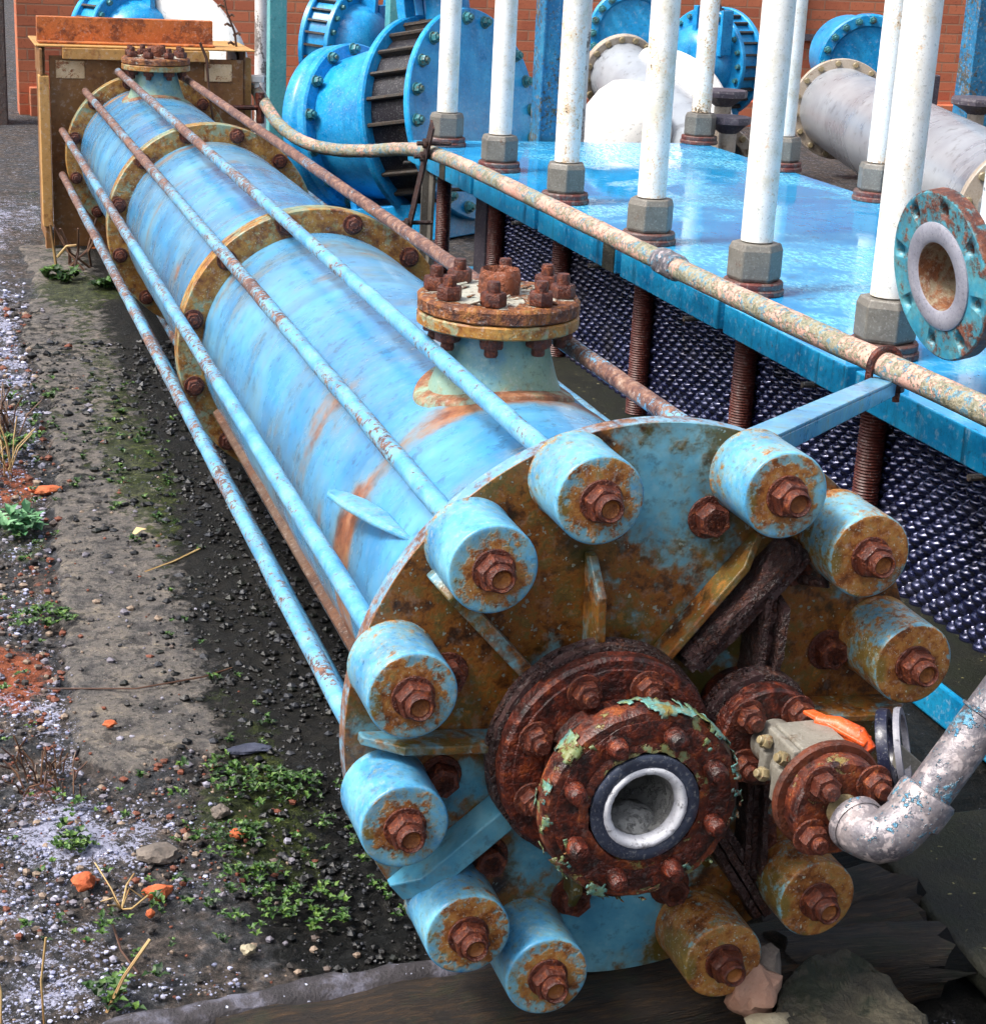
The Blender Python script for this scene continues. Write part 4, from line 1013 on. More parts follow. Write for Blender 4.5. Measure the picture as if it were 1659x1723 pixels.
for (x, y, z) in ((SX - .044, -.21, SZ + .036), (SX - .044, -.262, SZ + .036), (SX - .058, -.235, SZ + .0)):
    if vb is None:
        mb = MB(); mb.hexa((0, 0, 0), (-1, 0, .4), .0105, .012); mb.cyl((-.01, 0, .004), (-1, 0, .4), .006, .008, 12, .001)
        vb = mb.build('valve_screw', M['brass'], val, loc=V((x, y, z)) - worldloc(val))
    else: dup(vb, val, V((x, y, z)) - worldloc(val), (.5, 0, 0))
mb = MB(); mb.tube([(SX + .035, -.19, SZ + .054), (SX + .06, -.21, SZ + .054), (SX + .078, -.235, SZ + .046), (SX + .088, -.255, SZ + .028)], [.009, .013, .017, .015], 12)
mb.prism([(SX + .022, -.175, SZ + .058), (SX + .040, -.175, SZ + .058), (SX + .098, -.245, SZ + .042), (SX + .075, -.265, SZ + .042)], (0, 0, .007))
mb.build('lever', M['orange'], val, smooth=40, bevel=.002)
mb = MB(); mb.lathe((SX + .122, -.232, SZ + .022), (.80, -.52, .25), [(.044, 0), (.055, 0), (.057, .006), (.055, .016), (.044, .016)], 40, loop=True)
mb.build('handle_ring', M['blackplastic'], val, smooth=40)
mb = MB(); mb.lathe((SX + .143, -.246, SZ + .024), (.80, -.52, .25), [(.050, 0), (.060, 0), (.061, .004), (.060, .009), (.050, .009)], 40, loop=True)
mb.build('handle_ring', M['greyplastic'], val, smooth=40)
mb = MB(); mb.prism([(SX + .15, -.22, SZ - .04), (SX + .15, -.22, SZ + .028), (SX + .205, -.215, SZ - .02), (SX + .205, -.215, SZ - .055)], (0, -.012, 0))
mb.build('support_clip', M['alu'], val, smooth=0, bevel=.002)
mb = MB(); mb.lathe((SX, -.301, SZ), (0, -1, 0), [(.02, 0), (.078, 0), (.081, .003), (.081, .011), (.078, .014), (.02, .014)], 60, jit=.0008)
mb.build('gasket', M['gasket'], val, smooth=40)
mb = MB(); mb.lathe((SX, -.3155, SZ), (0, -1, 0), [(.02, 0), (.066, 0), (.070, .004), (.070, .030), (.066, .035), (.02, .036)], 70, jit=.0018, jf=6, seed=8)
vf = mb.build('valve_flange', M['scalerust'], val, smooth=30, wear=.35)
for k in range(4):
    a = rad(40 + 90 * k)
    dup(st, vf, V((SX + .0556 * math.cos(a), -.351, SZ + .0556 * math.sin(a))) - worldloc(val), (0, .4 * k, 0)).name = 'stud_nut'

gp = thing('galvanised_pipe', 'galvanised pipe with peeling blue paint rising from an elbow on the small valve', 'pipe', (SX, -.43, SZ - .05))
mb = MB(); mb.tube([(SX, -.352, SZ), (SX, -.372, SZ), (SX, -.40, SZ)], [.0235, .022, .022], 20)
mb.build('nipple', M['brasspipe'] if 'brasspipe' in M else M['brass'], gp)
E_ = V((SX, -.435, SZ)); dirp = V((.56, .02, .83)).normalized()
el = []
for k in range(9):
    t = k / 8; p0 = V((SX, -.392, SZ)); p1 = V((SX, -.45, SZ - .004)); p2 = E_ + V((.025, -.012, .002)); p3 = E_ + V((.075, .004, .05))
    el.append(p0 * (1 - t) ** 3 + p1 * 3 * t * (1 - t) ** 2 + p2 * 3 * t * t * (1 - t) + p3 * t ** 3)
mb = MB(); mb.tube(el, [.036, .0365, .035, .035, .0355, .0355, .035, .034, .034], 24, wob=.001)
c0 = el[-1]
mb.lathe(el[0] + V((0, .006, 0)), (0, -1, 0), [(.022, 0), (.037, 0), (.0395, .004), (.0395, .014), (.037, .018)], 28)
mb.lathe(c0 - dirp * .012, dirp, [(.035, -.022), (.0395, -.018), (.0405, -.004), (.0405, .016), (.038, .021), (.03, .022)], 28)
mb.build('elbow', M['galv'], gp, smooth=40)
mb = MB(); q = c0 + dirp * .002
mb.tube([q + dirp * (1.1 * k / 30) for k in range(31)], .0300, 24, wob=.0008)
mb.lathe(q + dirp * .128, dirp, [(.032, 0), (.0345, .001), (.0345, .004), (.032, .005)], 24)
mb.build('pipe', M['galv'], gp, smooth=50)

# long peeling pink pipe on the deck edge
wp = thing('water_pipe', 'long thin pipe with peeling pink and blue paint along the deck edge', 'pipe', (.98, 2, .2))
ctrl = [(.53, 6.42, .305), (.545, 6.25, .255), (.578, 6.0, .170), (.64, 5.75, .125), (.732, 5.55, .117), (.846, 5.35, .138), (.92, 5.15, .172), (.955, 4.85, .206), (.965, 4.5, .218), (.97, 4.0, .224), (.97, 3.0, .229), (.97, 2.0, .232), (.975, 1.0, .244), (.98, 0, .256), (.985, -.8, .262)]
def catmull(P, n=8):
    P = [V(p) for p in P]; out = []
    for i in range(len(P) - 1):
        a = P[max(i - 1, 0)]; b = P[i]; c = P[i + 1]; d = P[min(i + 2, len(P) - 1)]
        for k in range(n):
            t = k / n
            out.append(.5 * ((2 * b) + (c - a) * t + (2 * a - 5 * b + 4 * c - d) * t * t + (3 * b - a - 3 * c + d) * t ** 3))
    return out + [P[-1]]
mb = MB(); mb.tube(catmull(ctrl, 12), .0285, 20, wob=.002)
mb.build('pipe', M['pink'], wp, smooth=60)
mb = MB(); mb.lathe((.972, 2.345, .231), (0, -1, 0), [(.028, 0), (.035, .003), (.037, .01), (.037, .05), (.034, .055), (.034, .075), (.037, .08), (.037, .125), (.035, .132), (.028, .134)], 28)
mb.hexa((.972, 2.29, .231), (0, -1, 0), .042, .02)
mb.build('coupling', M['galv'], wp, smooth=40)
mb = MB()
up_ = []
for k in range(15):
    a = PI * k / 14; up_.append((.975 + .036 * math.cos(a), 1.07, .243 + .036 * math.sin(a)))
up_ = [(1.011, 1.07, .16)] + up_ + [(.939, 1.07, .16)]
mb.tube(up_, .0085, 10, wob=.001)
mb.hexa((1.011, 1.07, .196), (0, 0, -1), .016, .014); mb.hexa((.939, 1.07, .196), (0, 0, -1), .016, .014)
mb.build('pipe_clamp', M['darkrust'], wp)
a = V((.925, 4.60, .34)); b = V((.93, 4.93, -.12)); d = (b - a).normalized()
mb = MB(); s = V((1, 0, 0)).cross(d)
mb.prism([a - s * .026, a + s * .026, a + s * .026 + V((-.008, 0, 0)), a - s * .026 + V((-.008, 0, 0))], d * (b - a).length)
for p in (a + d * .1, a + d * .17, a + d * .54):
    mb.tube([p - V((.05, 0, 0)), p + V((.09, 0, 0))], .009, 8); mb.hexa(p - V((.012, 0, 0)), (-1, 0, 0), .02, .014)
mb.build('hanger_strap', M['rotten'], wp, smooth=0)

# ================================================================== PLATE HEAT EXCHANGER
hx = thing('plate_heat_exchanger', 'large bright blue plate heat exchanger lying flat with tall white sleeved tie bolts', 'heat exchanger', (1.85, 2.6, -.52))
ROWY = [5.49, 4.70, 3.89, 3.07, 2.28, 1.53, .76]
X0, X1, Y0, Y1, ZT, ZB = 1.085, 2.56, -.6, 5.67, .148, .066
out = [(X1, Y1), (X0 + .05, Y1), (X0, Y1 - .08)]
for y in ROWY:
    yc = y - .12
    out += [(X0, yc + .022), (X0 + .075, yc + .018), (X0 + .075, yc - .018), (X0, yc - .022)]
out += [(X0, Y0), (X1, Y0)]
mb = MB(); mb.prism([(x, y, ZB) for x, y in out], (0, 0, ZT - ZB))
tp = mb.build('top_plate', M['deckwet'], hx, smooth=0, bevel=.004)
tp.data.materials.append(M['deck'])
for p_ in tp.data.polygons:
    if abs(p_.normal.z) < .5: p_.material_index = 1
pl = None
for y, w in ((3.07, .10), (5.05, .08), (.62, .25)):
    mb = MB(); mb.box((X0 - .001, y - .04, .107), (.006, w, .078)); mb.build('bare_patch', M['mossblock'] if y != .62 else M['nutgrey'], hx, smooth=0)
for k, y in enumerate(ROWY):
    mb = MB(); mb.tube([(X0 - .03, y + .06, ZB - .004), (X0 + .06, y + .06, ZB - .004)], .008, 8); mb.build('lock_pin', M['rib'], hx)
# bottom frame plate and skirt
mb = MB(); mb.box(((X0 + X1) / 2, 2.53, -.475), (X1 - X0, 6.27, .09)); mb.build('bottom_frame', M['deck'], hx, smooth=0, bevel=.006)
mb = MB(); mb.box((1.19, 2.5, -.427), (.19, 6.1, .006)); mb.build('dirt_layer', M['pad'], hx, smooth=0)
# plate pack: every plate edge is a row of corrugations
XF = 1.285; PY0, PY1, PZ0, PZ1 = -.2, 4.72, -.43, .066
DY, DZ = .058, .0215
ny = int((PY1 - PY0) / DY * 8); nz = int((PZ1 - PZ0) / DZ * 6)
Yv = np.linspace(PY0, PY1, ny + 1); Zv = np.linspace(PZ0, PZ1, nz + 1)
YY, ZZ = np.meshgrid(Yv, Zv)
row = np.floor(ZZ / DZ); fz = ZZ / DZ - row - .5
rs_ = np.random.RandomState(2); jit = rs_.uniform(-.16, .16, 400)
def bump_rows(rw):
    f = YY / DY + .5 * np.mod(rw, 2) + jit[(rw % 400).astype(int)] * .3
    f = f - np.floor(f) - .5
    z = ZZ / DZ - rw - .5
    return np.clip(1 - (f / .41) ** 2 - (z / .74) ** 2, 0, 1)
hgt = np.maximum(bump_rows(row), np.maximum(bump_rows(row + 1) * .9, bump_rows(row - 1) * 1.0))
XX = XF - .027 * np.sqrt(hgt) + .006 * rs_.uniform(-1, 1, 400)[(row % 400).astype(int)] * .4
ids = np.arange((ny + 1) * (nz + 1)).reshape(nz + 1, ny + 1)
fcs = np.stack([ids[:-1, :-1], ids[:-1, 1:], ids[1:, 1:], ids[1:, :-1]], -1).reshape(-1, 4)
mb = MB(); mb.add(np.stack([XX, YY, ZZ], -1).reshape(-1, 3).tolist(), fcs.tolist())
mb.build('plate_pack', M['pack'], hx, smooth=60)
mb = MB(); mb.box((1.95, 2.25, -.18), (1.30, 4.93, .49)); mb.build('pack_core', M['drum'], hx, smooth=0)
for (y, w, mt) in ((4.80, .10, 'greydisc'), (4.95, .12, 'drum'), (5.14, .16, 'greydisc')):
    mb = MB(); mb.box((1.36, y, -.18), (.12, w, .49)); mb.build('end_spacer', M[mt], hx, smooth=0, bevel=.004)
mb = MB(); mb.prism([(1.10, 5.20, .10), (1.10, 5.34, .10), (1.10, 5.36, -.43), (1.10, 5.24, -.43)], (.012, 0, 0)); mb.prism([(1.10, 5.27, .10), (1.10, 5.283, .10), (1.10, 5.30, -.43), (1.10, 5.285, -.43)], (-.03, 0, 0))
mb.build('side_strut', M['nutgrey'], hx, smooth=0)
# tie bolts
tb = None
BACK = [5.67, 4.78, 3.95, 3.1]
for (x, y, col) in [(1.232, y, 0) for y in ROWY] + [(2.53, y, 0) for y in BACK]:
    loc = V((x, y, 0)) - worldloc(hx)
    if tb is None:
        mb = MB(); zz = -.42; P = []
        while zz < .066:
            P += [(.0345, zz), (.0315, zz + .004)]; zz += .008
        mb.lathe((0, 0, 0), (0, 0, 1), P, 28)
        mb.lathe((0, 0, 0), (0, 0, 1), [(.037, ZT), (.037, .33)], 28)
        tb = mb.build('tie_bolt', M['redrod'], hx, loc=loc, smooth=30)
        mb = MB(); mb.lathe((0, 0, 0), (0, 0, 1), [(.03, ZT), (.086, ZT), (.089, ZT + .003), (.089, ZT + .014), (.086, ZT + .017), (.0855, ZT + .018), (.083, ZT + .019), (.085, ZT + .023), (.085, ZT + .034), (.082, ZT + .038), (.03, ZT + .038)], 40)
        mb.build('washer', M['washer'], tb, loc=(0, 0, 0), smooth=35)
        mb = MB(); mb.hexa((0, 0, ZT + .038), (0, 0, 1), .077, .106, .35); mb.build('nut', M['nutgrey'], tb, loc=(0, 0, 0), smooth=0, bevel=.004)
        mb = MB(); mb.lathe((0, 0, 0), (0, 0, 1), [(.042, ZT + .146), (.0455, ZT + .148), (.0455, 1.55), (0, 1.56)], 32, rust=lambda r, t, a: .10 * math.exp(-((t - .30) / .02) ** 2) + .07 * math.exp(-((t - .5) / .1) ** 2) * mnoise.noise(V((math.cos(a), math.sin(a), t * 7))))
        mb.build('white_sleeve', M['white'], tb, loc=(0, 0, 0), smooth=40, wear=0)
    else:
        c = dup(tb, hx, loc)
        for ch in c.children:
            if ch.name.startswith('nut'): ch.rotation_euler = (0, 0, .37 * y)
            if ch.name.startswith('white'):
                ch['wear'] = .32 if x > 2 and y < 6 and y > 5 else (.22 if abs(y - 3.89) < .1 or abs(y - 3.07) < .1 else .0)
                if abs(y - 5.49) < .1: ch['wear'] = .28
# first bolt in the row shows rusty thread below its sleeve; column and posts at the far edge
mb = MB(); mb.box((1.79, 5.75, .6), (.10, .10, 2.2)); mb.box((1.735, 5.75, .6), (.012, .13, 2.2))
setp(mb.build('steel_column', M['tealrust'], smooth=0, bevel=.004), 'streaky teal steel column standing behind the blue deck', 'column')
mb = MB(); mb.tube([(2.03, 6.0, -.44), (2.03, 6.0, 1.7)], .04, 16)
setp(mb.build('white_post', M['whitepost']), 'weathered white post just right of the teal column', 'post', 'weathered white posts')
mb = MB(); mb.tube([(.88, 8.2, -.42), (.88, 8.2, 1.5)], .035, 16)
setp(mb.build('white_post', M['whitepost']), 'flaking white post left of the blue pumps', 'post', 'weathered white posts')
mb = MB(); mb.box((1.00, 8.35, .4), (.10, .10, 1.64))
setp(mb.build('teal_post', M['teal'], smooth=0, bevel=.004), 'pale teal post behind the white post', 'post')
mb = MB(); mb.box((1.80, 8.6, .4), (.16, .12, 1.64))
setp(mb.build('teal_post', M['teal'], smooth=0, bevel=.004), 'pale teal post seen between the two left pumps', 'post')
mb = MB(); mb.box((4.26, 6.1, .5), (.16, .14, 1.9))
setp(mb.build('steel_column', M['tealrust'], smooth=0, bevel=.004), 'dark teal column at the right edge before the brick wall', 'column')

# flanged stub hanging in the air at the right
fs_ = thing('flanged_stub', 'rusty turquoise flange with eight holes on a short stainless stub at the right edge', 'pipe flange', (1.25, 1.10, .15))
FC = V((1.10, 1.108, .427)); fd = V((1, .03, .17)).normalized()
mb = MB(); mb.lathe(FC, fd, [(.118, 0), (.182, 0), (.187, .004), (.187, .034), (.182, .038), (.10, .038)], 96, jit=.001, rust=lambda r, t, a: .12 if t > .003 or r > .184 else -.02)
mb2 = mb
fl_ = mb.build('flange', M['turq'] if 'turq' in M else M['plate'], fs_, smooth=30)
u_, v_, _ = frame(fd)
mb = MB(); mb.lathe(FC - fd * .004, fd, [(.075, .002), (.080, -.002), (.112, -.003), (.119, .001), (.1195, .006)], 72)
mb.build('raised_face', M['rface'], fs_, smooth=40)
mb = MB(); mb.lathe(FC - fd * .002, fd, [(.078, -.001), (.0745, 0), (.0735, .004), (.0735, .55), (0, .56)], 60, rust=lambda r, t, a: .25 if t < .02 else .001)
mb.build('bore', M['borerust'] if 'borerust' in M else M['steelflange'], fs_, smooth=50)
mb = MB(); mb.lathe(FC, fd, [(.088, .037), (.088, .3), (.088, .55)], 48); mb.tube([FC + fd * .5, FC + fd * .62 + V((0, 0, -.05)), FC + fd * .68 + V((0, 0, -.2)), FC + fd * .68 + V((0, 0, -.5))], .088, 32)
mb.build('pipe', M['steel'], fs_, smooth=40)
mb = MB()
for k in range(8):
    a = rad(12 + 45 * k); p = FC + (u_ * math.cos(a) + v_ * math.sin(a)) * .152
    mb.lathe(p - fd * .02, fd, [(0, 0), (.0165, 0), (.0165, .1), (0, .1)], 28)
cut = mb.build('cutter', M['hole'], fs_, smooth=30)
bo = fl_.modifiers.new('holes', 'BOOLEAN'); bo.object = cut; bo.operation = 'DIFFERENCE'; bo.solver = 'EXACT'
bpy.context.view_layer.update()
nm_ = bpy.data.meshes.new_from_object(fl_.evaluated_get(bpy.context.evaluated_depsgraph_get()))
fl_.modifiers.clear(); fl_.data = nm_; bpy.data.objects.remove(cut, do_unlink=True)

# ================================================================== BACKGROUND
def local_pump(name):
    """a wafer style valve / pump body built along local +Y from its front cover (radius 1)"""
    root = thing(name, None, None, (0, 0, 0))
    O = (0, 0, 0); D = (0, 1, 0)
    def pt(nm, mb, mat, sm_=35, bevel=0): return mb.build(nm, M[mat], root, loc=O, smooth=sm_, bevel=bevel)
    mb = MB(); mb.cyl((0, 0, 0), D, 1.0, .07, 72, .012); cov = pt('front_cover', mb, 'bgblue')
    b0 = None
    for k in range(20):
        a = 2 * PI * k / 20; L = (.90 * math.cos(a), -.0, .90 * math.sin(a))
        if b0 is None:
            mb = MB(); mb.cyl((0, 0, 0), (0, -1, 0), .062, .015, 16, .004); mb.hexa((0, -.015, 0), (0, -1, 0), .05, .05); mb.cyl((0, -.06, 0), (0, -1, 0), .026, .03, 12, .004)
            b0 = mb.build('cover_bolt', M['bggreen'], cov, loc=L, smooth=35)
        else: dup(b0, cov, L, (0, .6 * k, 0))
    mb = MB(); mb.lathe(O, D, [(.88, .07), (.88, .56)], 64); dr = pt('ribbed_drum', mb, 'drum')
    rb = None
    for k in range(24):
        a = 2 * PI * k / 24
        if rb is None:
            mb = MB(); mb.prism([(.86, .075, -.010), (.955, .075, -.010), (.955, .075, .012), (.86, .075, .012)], (0, .48, 0)); mb.tube([(.935, .05, .0), (.935, .60, .0)], .020, 8)
            rb = mb.build('rib', M['rib'], dr, loc=(0, 0, 0), smooth=0); rb.rotation_euler = (0, 0, 0)
        else: dup(rb, dr, (0, 0, 0), (0, a, 0))
    mb = MB(); mb.lathe(O, D, [(.7, .56), (.98, .56), (1.0, .575), (1.0, .63), (.98, .65), (.82, .67)], 72); pt('rear_flange', mb, 'bgblue')
    mb = MB(); mb.lathe(O, D, [(.82, .66), (.80, .75), (.765, 1.0), (.72, 1.3), (.70, 1.5)], 64); pt('casing', mb, 'bgblue')
    mb = MB(); mb.lathe(O, D, [(.66, 1.45), (.82, 1.46), (.84, 1.48), (.84, 1.56), (.82, 1.58), (.81, 1.59), (.83, 1.62), (.84, 1.64), (.84, 1.74), (.82, 1.78), (.75, 1.80), (.6, 1.94), (.35, 2.02), (0, 2.04)], 72); fl = pt('end_flange', mb, 'bgblue')
    for k in range(14):
        a = 2 * PI * (k + .5) / 14; dup(b0, fl, (.775 * math.cos(a), 1.458, .775 * math.sin(a)), (0, .5 * k, 0))
    mb = MB(); mb.box((-.12, .62, 1.05), (.16, .10, .38)); mb.box((.10, .62, 1.02), (.05, .10, .30)); pt('lifting_lug', mb, 'bgblue', 0, .01)
    mb = MB(); mb.cyl((.15, .33, .78), (0, 0, 1), .22, .42, 32, .01); mb.cyl((.15, .33, 1.20), (0, 0, 1), .40, .11, 40, .01); pt('branch_nozzle', mb, 'bgblue')
    mb = MB(); mb.box((0, .9, -.95), (1.2, 1.6, .35)); mb.box((0, .35, -.8), (.9, .08, .5)); mb.box((0, 1.3, -.8), (.9, .08, .5)); pt('base', mb, 'bgblue', 0, .01)
    return root
def place_pump(o, c, d, R, label, group='blue pump bodies in the background'):
    d = V(d).normalized()
    o.location = c; o.scale = (R, R, R)
    o.rotation_euler = (math.asin(d.z), 0, math.atan2(-d.x, d.y))
    setp(o, label, 'pump', group)
    return o
pump = local_pump('blue_pump')
place_pump(pump, (1.70, 6.6, .165), (-.58, .80, -.19), .53, 'nearest blue pump body with dark ribbed drum behind the heat exchanger')
# the smaller machines further back show their flanged body from the other side
def local_valve(name):
    root = thing(name, None, None, (0, 0, 0)); O = (0, 0, 0); D = (0, 1, 0)
    def pt(nm, mb, mat, sm_=35, bevel=0): return mb.build(nm, M[mat], root, loc=O, smooth=sm_, bevel=bevel)
    mb = MB(); mb.lathe(O, D, [(0, -.5), (.35, -.5), (.55, -.42), (.68, -.25), (.74, 0), (.80, .03)], 64); pt('casing', mb, 'bgblue')
    mb = MB(); mb.lathe(O, D, [(.7, 0), (.98, 0), (1, .015), (1, .09), (.98, .10), (.7, .10)], 72); fl = pt('front_flange', mb, 'bgblue')
    b0 = None
    for k in range(22):
        a = 2 * PI * k / 22; L = (.9 * math.cos(a), 0, .9 * math.sin(a))
        if b0 is None:
            mb = MB(); mb.cyl((0, 0, 0), (0, -1, 0), .055, .015, 14, .004); mb.hexa((0, -.015, 0), (0, -1, 0), .045, .05)
            b0 = mb.build('flange_bolt', M['bggreen'], fl, loc=L, smooth=35)
        else: dup(b0, fl, L, (0, .6 * k, 0))
    mb = MB(); mb.lathe(O, D, [(.93, .10), (.93, .5)], 64); dr = pt('ribbed_drum', mb, 'bgblue'); rb = None
    for k in range(28):
        a = 2 * PI * k / 28
        if rb is None:
            mb = MB(); mb.prism([(.92, .10, -.015), (1.0, .10, -.015), (1.0, .10, .02), (.92, .10, .02)], (0, .42, 0)); rb = mb.build('rib', M['rib'], dr, loc=O, smooth=0)
        else: dup(rb, dr, O, (0, a, 0))
    mb = MB(); mb.lathe(O, D, [(.6, .5), (1.0, .5), (1.02, .52), (1.02, .6), (.6, .62), (0, .62)], 64); pt('rear_flange', mb, 'bgblue')
    mb = MB(); mb.box((.05, -.2, .80), (.10, .30, .5)); mb.box((.50, -.25, .45), (.5, .10, .55)); mb.box((.74, -.25, .60), (.06, .3, .8)); pt('bracket', mb, 'bgblue', 0, .01)
    mb = MB(); mb.tube([(.2, -.2, .6), (.25, -.2, .95), (.5, -.2, 1.05)], .06, 10); pt('hose', mb, 'blackplastic')
    mb = MB(); mb.box((0, .1, -.95), (1.1, .9, .35)); pt('base', mb, 'bgblue', 0, .01)
    return root
vlv = local_valve('blue_valve')
place_pump(vlv, (1.60, 8.9, .33), (-.72, .68, .05), .34, 'upper blue valve body with ribbed drum behind the nearest pump', 'blue valve bodies in the background')
vlv2 = dup(vlv); place_pump(vlv2, (.30, 9.2, .28), (-.50, .85, .0), .36, 'blue valve body showing above the rusty support frame', 'blue valve bodies in the background')
vlv3 = dup(vlv); place_pump(vlv3, (3.80, 8.6, .30), (.88, .42, 0), .34, 'blue valve body with ribs between the white sleeves at right', 'blue valve bodies in the background')
# blue flanged covers behind the stainless pipes
def ringcover(name, label, c, d, R, group):
    root = thing(name, label, 'blind flange', c, group); d = V(d).normalized()
    mb = MB(); mb.lathe(c, d, [(0, .015), (R * .74, .015), (R * .78, 0), (R - .01, 0), (R, .008), (R, .06), (R - .01, .07), (0, .07)], 72); b = mb.build('disc', M['bgblue'], root, smooth=30)
    u, v, _ = frame(d); b0 = None
    for k in range(20):
        a = 2 * PI * k / 20; p = V(c) + (u * math.cos(a) + v * math.sin(a)) * R * .89
        if b0 is None:
            mb = MB(); mb.hexa((0, 0, 0), -d, .024, .028); mb.cyl(-d * .028, -d, .012, .012, 10, .002); b0 = mb.build('flange_bolt', M['bggreen'], root, loc=p - V(c), smooth=30)
        else: dup(b0, root, p - V(c))
    mb = MB(); mb.lathe(c, d, [(R * .8, .07), (R * .8, .6)], 48); mb.build('casing', M['bgblue'], root, smooth=40)
    mb = MB(); mb.box(V(c) + d * .35 + V((0, 0, -R * .5 - (c[2] + .43) * .25)), (R, .2, (c[2] + .43) * .5 + R * .3)); mb.build('base', M['bgblue'], root, smooth=0)
    return root
ringcover('blue_blind_flange', 'blue bolted flange above the right stainless pipe', (4.85, 8.35, .33), (.25, .95, .05), .32, 'blue bolted flanges')
ringcover('blue_blind_flange', 'blue bolted flange above the left stainless pipe', (3.06, 7.95, .50), (.30, .95, 0), .27, 'blue bolted flanges')
def steelpipe(label, a, b, R, group):
    a = V(a); b = V(b); d = (b - a).normalized(); L = (b - a).length
    root = thing('stainless_pipe', label, 'pipe', (a.x, a.y, a.z - R), group)
    mb = MB(); mb.lathe(a, d, [(R, 0), (R, L * .35), (R * 1.003, L * .352), (R, L * .356), (R, L * .9), (R, L)], 72); mb.build('pipe', M['steel'], root, smooth=40)
    for t in (0, L):
        s = 1 if t == 0 else -1
        mb = MB(); mb.ring(a + d * (t - (.02 if t == 0 else .03)), d, R * .9, R * 1.22, .045, 64, .004); fl = mb.build('pipe_flange', M['steelflange'], root, smooth=30)
        u, v, _ = frame(d); b0 = None
        for k in range(16):
            an = 2 * PI * (k + .4) / 16; p = a + d * (t + (.025 if t == 0 else .016)) + (u * math.cos(an) + v * math.sin(an)) * R * 1.11
            if b0 is None:
                mb = MB(); mb.cyl((0, 0, 0), d, .018, .016, 12, .004); b0 = mb.build('flange_bolt', M['brass'], fl, loc=p - worldloc(root), smooth=35)
            else: dup(b0, fl, p - worldloc(root))
    return root, d
sp, d = steelpipe('big right stainless pipe running beside the heat exchanger', (4.42, 7.85, .10), (3.12, 3.75, .10), .25, 'stainless pipes')
mb = MB(); m0 = V((3.55, 5.1, .10)); mb.prism([m0 + V((-.26, 0, -.05)), m0 + V((-.26, .02, -.52)), m0 + V((-.10, -.12, -.52)), m0 + V((-.12, -.12, -.1))], (.3, .1, 0)); mb.prism([m0 + V((-.34, .05, -.06)), m0 + V((-.2, -.18, -.1)), m0 + V((-.12, -.18, -.1)), m0 + V((-.12, .05, -.06))], (0, 0, .012))
mb.build('saddle', M['steelflange'], sp, smooth=0)
sp2, d = steelpipe('smaller left stainless pipe behind the blue deck', (2.86, 7.6, .30), (2.83, 6.15, -.04), .19, 'stainless pipes')
mb = MB(); mb.box((2.83, 6.3, -.32), (.3, .12, .24)); mb.build('saddle', M['steelflange'], sp2, smooth=0)
# white bends and caps
def bend(name, label, pts, r, group):
    mb = MB(); mb.tube(catmull(pts, 8), r, 32)
    return setp(mb.build(name, M['purewhite'], smooth=60), label, 'pipe', group)
bend('white_pipe_bend', 'white pipe bend beside the rusty support frame', [(.50, 9.25, .58), (.56, 9.2, .50), (.68, 9.1, .40), (.78, 9.0, .22), (.80, 8.95, -.1), (.80, 8.95, -.41)], .16, 'white pipes')
mb = MB(); mb.lathe((2.46, 6.45, -.43), (0, 0, 1), [(.245, 0), (.245, .48), (.24, .56), (.21, .66), (.15, .74), (.08, .79), (0, .80)], 48)
setp(mb.build('white_dome', M['purewhite'], smooth=60), 'white domed vessel end behind the deck and its white sleeves', 'tank')
bend('white_pipe_bend', 'white pipe bend by the grey knobs at the deck corner', [(2.92, 7.35, .36), (3.02, 7.2, .36), (3.12, 7.05, .28), (3.17, 6.95, .12), (3.18, 6.9, -.05), (3.18, 6.9, -.42)], .11, 'white pipes')
mb = MB(); mb.box((5.30, 8.6, -.08), (.35, .25, .70)); setp(mb.build('grey_cabinet', M['greydisc'], smooth=0, bevel=.01), 'grey cabinet glimpsed between two white sleeves', 'cabinet')
# grey screw jacks
def knob(label, x, y, z, r, zb=-.42):
    root = thing('screw_jack', label, 'jack', (x, y, zb), 'grey screw jacks')
    mb = MB(); mb.lathe((x, y, z), (0, 0, 1), [(.04, -.07), (.06, -.055), (r * .75, -.035), (r, -.02), (r * 1.02, 0), (r * .99, .012), (0, .016)], 10); mb.build('disc', M['greydisc'], root, smooth=20)
    mb = MB(); mb.tube([(x, y, zb), (x, y, z - .05)], .042, 16); mb.build('stem', M['steelflange'], root)
    return root
knob('upper grey disc jack behind the deck corner', 2.78, 5.98, .36, .115)
knob('lower grey disc jack nearest the deck corner', 2.70, 5.72, .26, .105)
knob('dark grey disc jack at the far right edge', 3.98, 5.62, .38, .13)
# red fitting at the right edge
mb = MB(); mb.tube([(2.36, 2.85, .15), (2.36, 2.85, 1.5)], .05, 20)
setp(mb.build('white_post', M['whitepost']), 'flaking post cut by the right edge of the picture', 'post', 'weathered white posts')

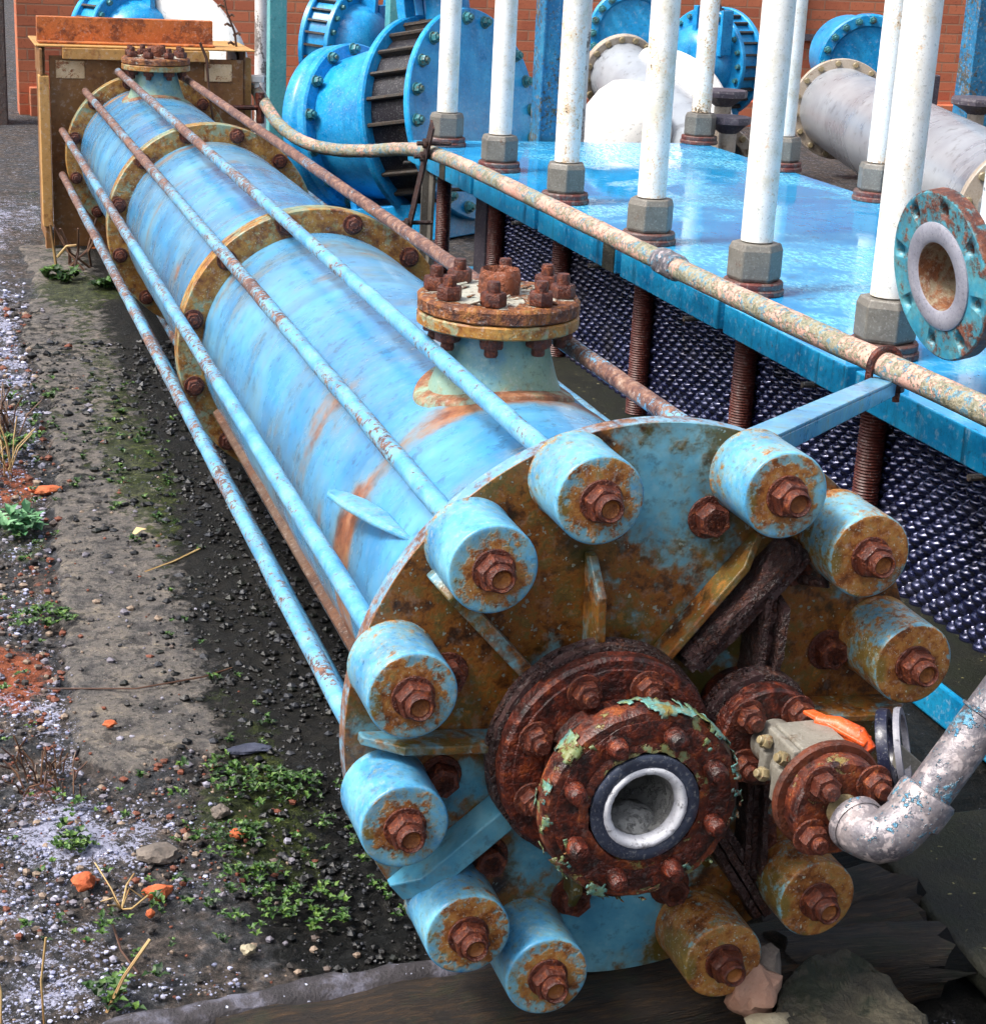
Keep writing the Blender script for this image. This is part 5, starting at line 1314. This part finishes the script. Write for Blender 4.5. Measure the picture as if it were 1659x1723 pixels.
# brick wall with vent
wl = thing('brick_wall', 'red brick wall across the back of the yard', 'wall', (4, 11.7, -.44))
mb = MB(); mb.box((6.9, 11.85, 1.1), (14.4, .3, 3.3)); mb.build('wall_face', M['brick'], wl, smooth=0, bevel=.004)
mb = MB(); mb.box((6.95, 11.8, -.40), (14.35, .38, .34)); mb.build('plinth', M['brick'], wl, smooth=0, bevel=.006)
mb = MB(); mb.box((5.95, 11.67, .68), (.20, .06, .62)); vt = mb.build('vent_grille', M['nutgrey'], wl, smooth=0)
for k in range(9):
    mb = MB(); mb.box((5.95, 11.635, .42 + .06 * k), (.17, .02, .012)); mb.build('louvre', M['greydisc'], vt, smooth=0)
mb = MB(); mb.box((6.02, 11.66, .30), (.55, .08, .05)); mb.build('sill', M['greydisc'], wl, smooth=0)
mb = MB(); mb.box((-.62, 11.2, .5), (.42, .3, 2.0)); setp(mb.build('dark_post', M['rotten'], smooth=0, bevel=.01), 'dark brown post at the left end of the brick wall', 'post')

# ================================================================== CAMERA + LIGHT
cam = bpy.data.cameras.new('camera'); co = bpy.data.objects.new('camera', cam); COL.objects.link(co)
cam.sensor_fit = 'HORIZONTAL'; cam.sensor_width = 36; cam.lens = 65.224; cam.clip_end = 500; cam.clip_start = .05
def camfromangles(yaw, pitch, roll):
    fw = V((math.sin(yaw) * math.cos(pitch), math.cos(yaw) * math.cos(pitch), -math.sin(pitch)))
    rt = V((math.cos(yaw), -math.sin(yaw), 0)); up = rt.cross(fw)
    c, s = math.cos(roll), math.sin(roll)
    return rt * c + up * s, rt * -s + up * c, fw
r_, u__, w_ = camfromangles(rad(17.97712607), rad(18.38544251), rad(2.86870163))
co.matrix_world = Matrix(((r_.x, u__.x, -w_.x, -.9773679), (r_.y, u__.y, -w_.y, -2.26077469), (r_.z, u__.z, -w_.z, 1.11742299), (0, 0, 0, 1)))
sc.camera = co

SUN_EL, SUN_AZ = rad(54), rad(-98)     # azimuth from +Y towards +X: light comes from the left, slightly ahead
w = bpy.data.worlds.new('World'); sc.world = w; w.use_nodes = True
nt = w.node_tree; nt.nodes.clear()
so = nt.nodes.new('ShaderNodeOutputWorld'); bg = nt.nodes.new('ShaderNodeBackground'); sk = nt.nodes.new('ShaderNodeTexSky')
sk.sky_type = 'NISHITA'; sk.sun_disc = False; sk.sun_elevation = SUN_EL; sk.sun_rotation = SUN_AZ
sk.air_density = 1.0; sk.dust_density = 6.0; sk.ozone_density = 1.0
bg.inputs[1].default_value = .11
hs = nt.nodes.new('ShaderNodeHueSaturation'); hs.inputs['Saturation'].default_value = .6   # thin overcast
nt.links.new(sk.outputs[0], hs.inputs['Color']); nt.links.new(hs.outputs[0], bg.inputs[0]); nt.links.new(bg.outputs[0], so.inputs[0])
sl = bpy.data.lights.new('sun', 'SUN'); sl.energy = 1.5; sl.angle = rad(12); sl.color = (1, .96, .9)
sun = bpy.data.objects.new('sun', sl); COL.objects.link(sun)
sdir = V((math.sin(SUN_AZ) * math.cos(SUN_EL), math.cos(SUN_AZ) * math.cos(SUN_EL), math.sin(SUN_EL)))
sun.rotation_euler = sdir.to_track_quat('Z', 'Y').to_euler(); sun.location = (0, 0, 8)
sc.view_settings.view_transform = 'Standard'; sc.view_settings.look = 'None'; sc.view_settings.exposure = 1.28; sc.view_settings.gamma = 1

sc.cycles.max_bounces = 4; sc.cycles.diffuse_bounces = 2; sc.cycles.glossy_bounces = 2; sc.cycles.transmission_bounces = 2; sc.cycles.caustics_reflective = False; sc.cycles.caustics_refractive = False
sc.cycles.use_adaptive_sampling = True; sc.cycles.adaptive_threshold = .025
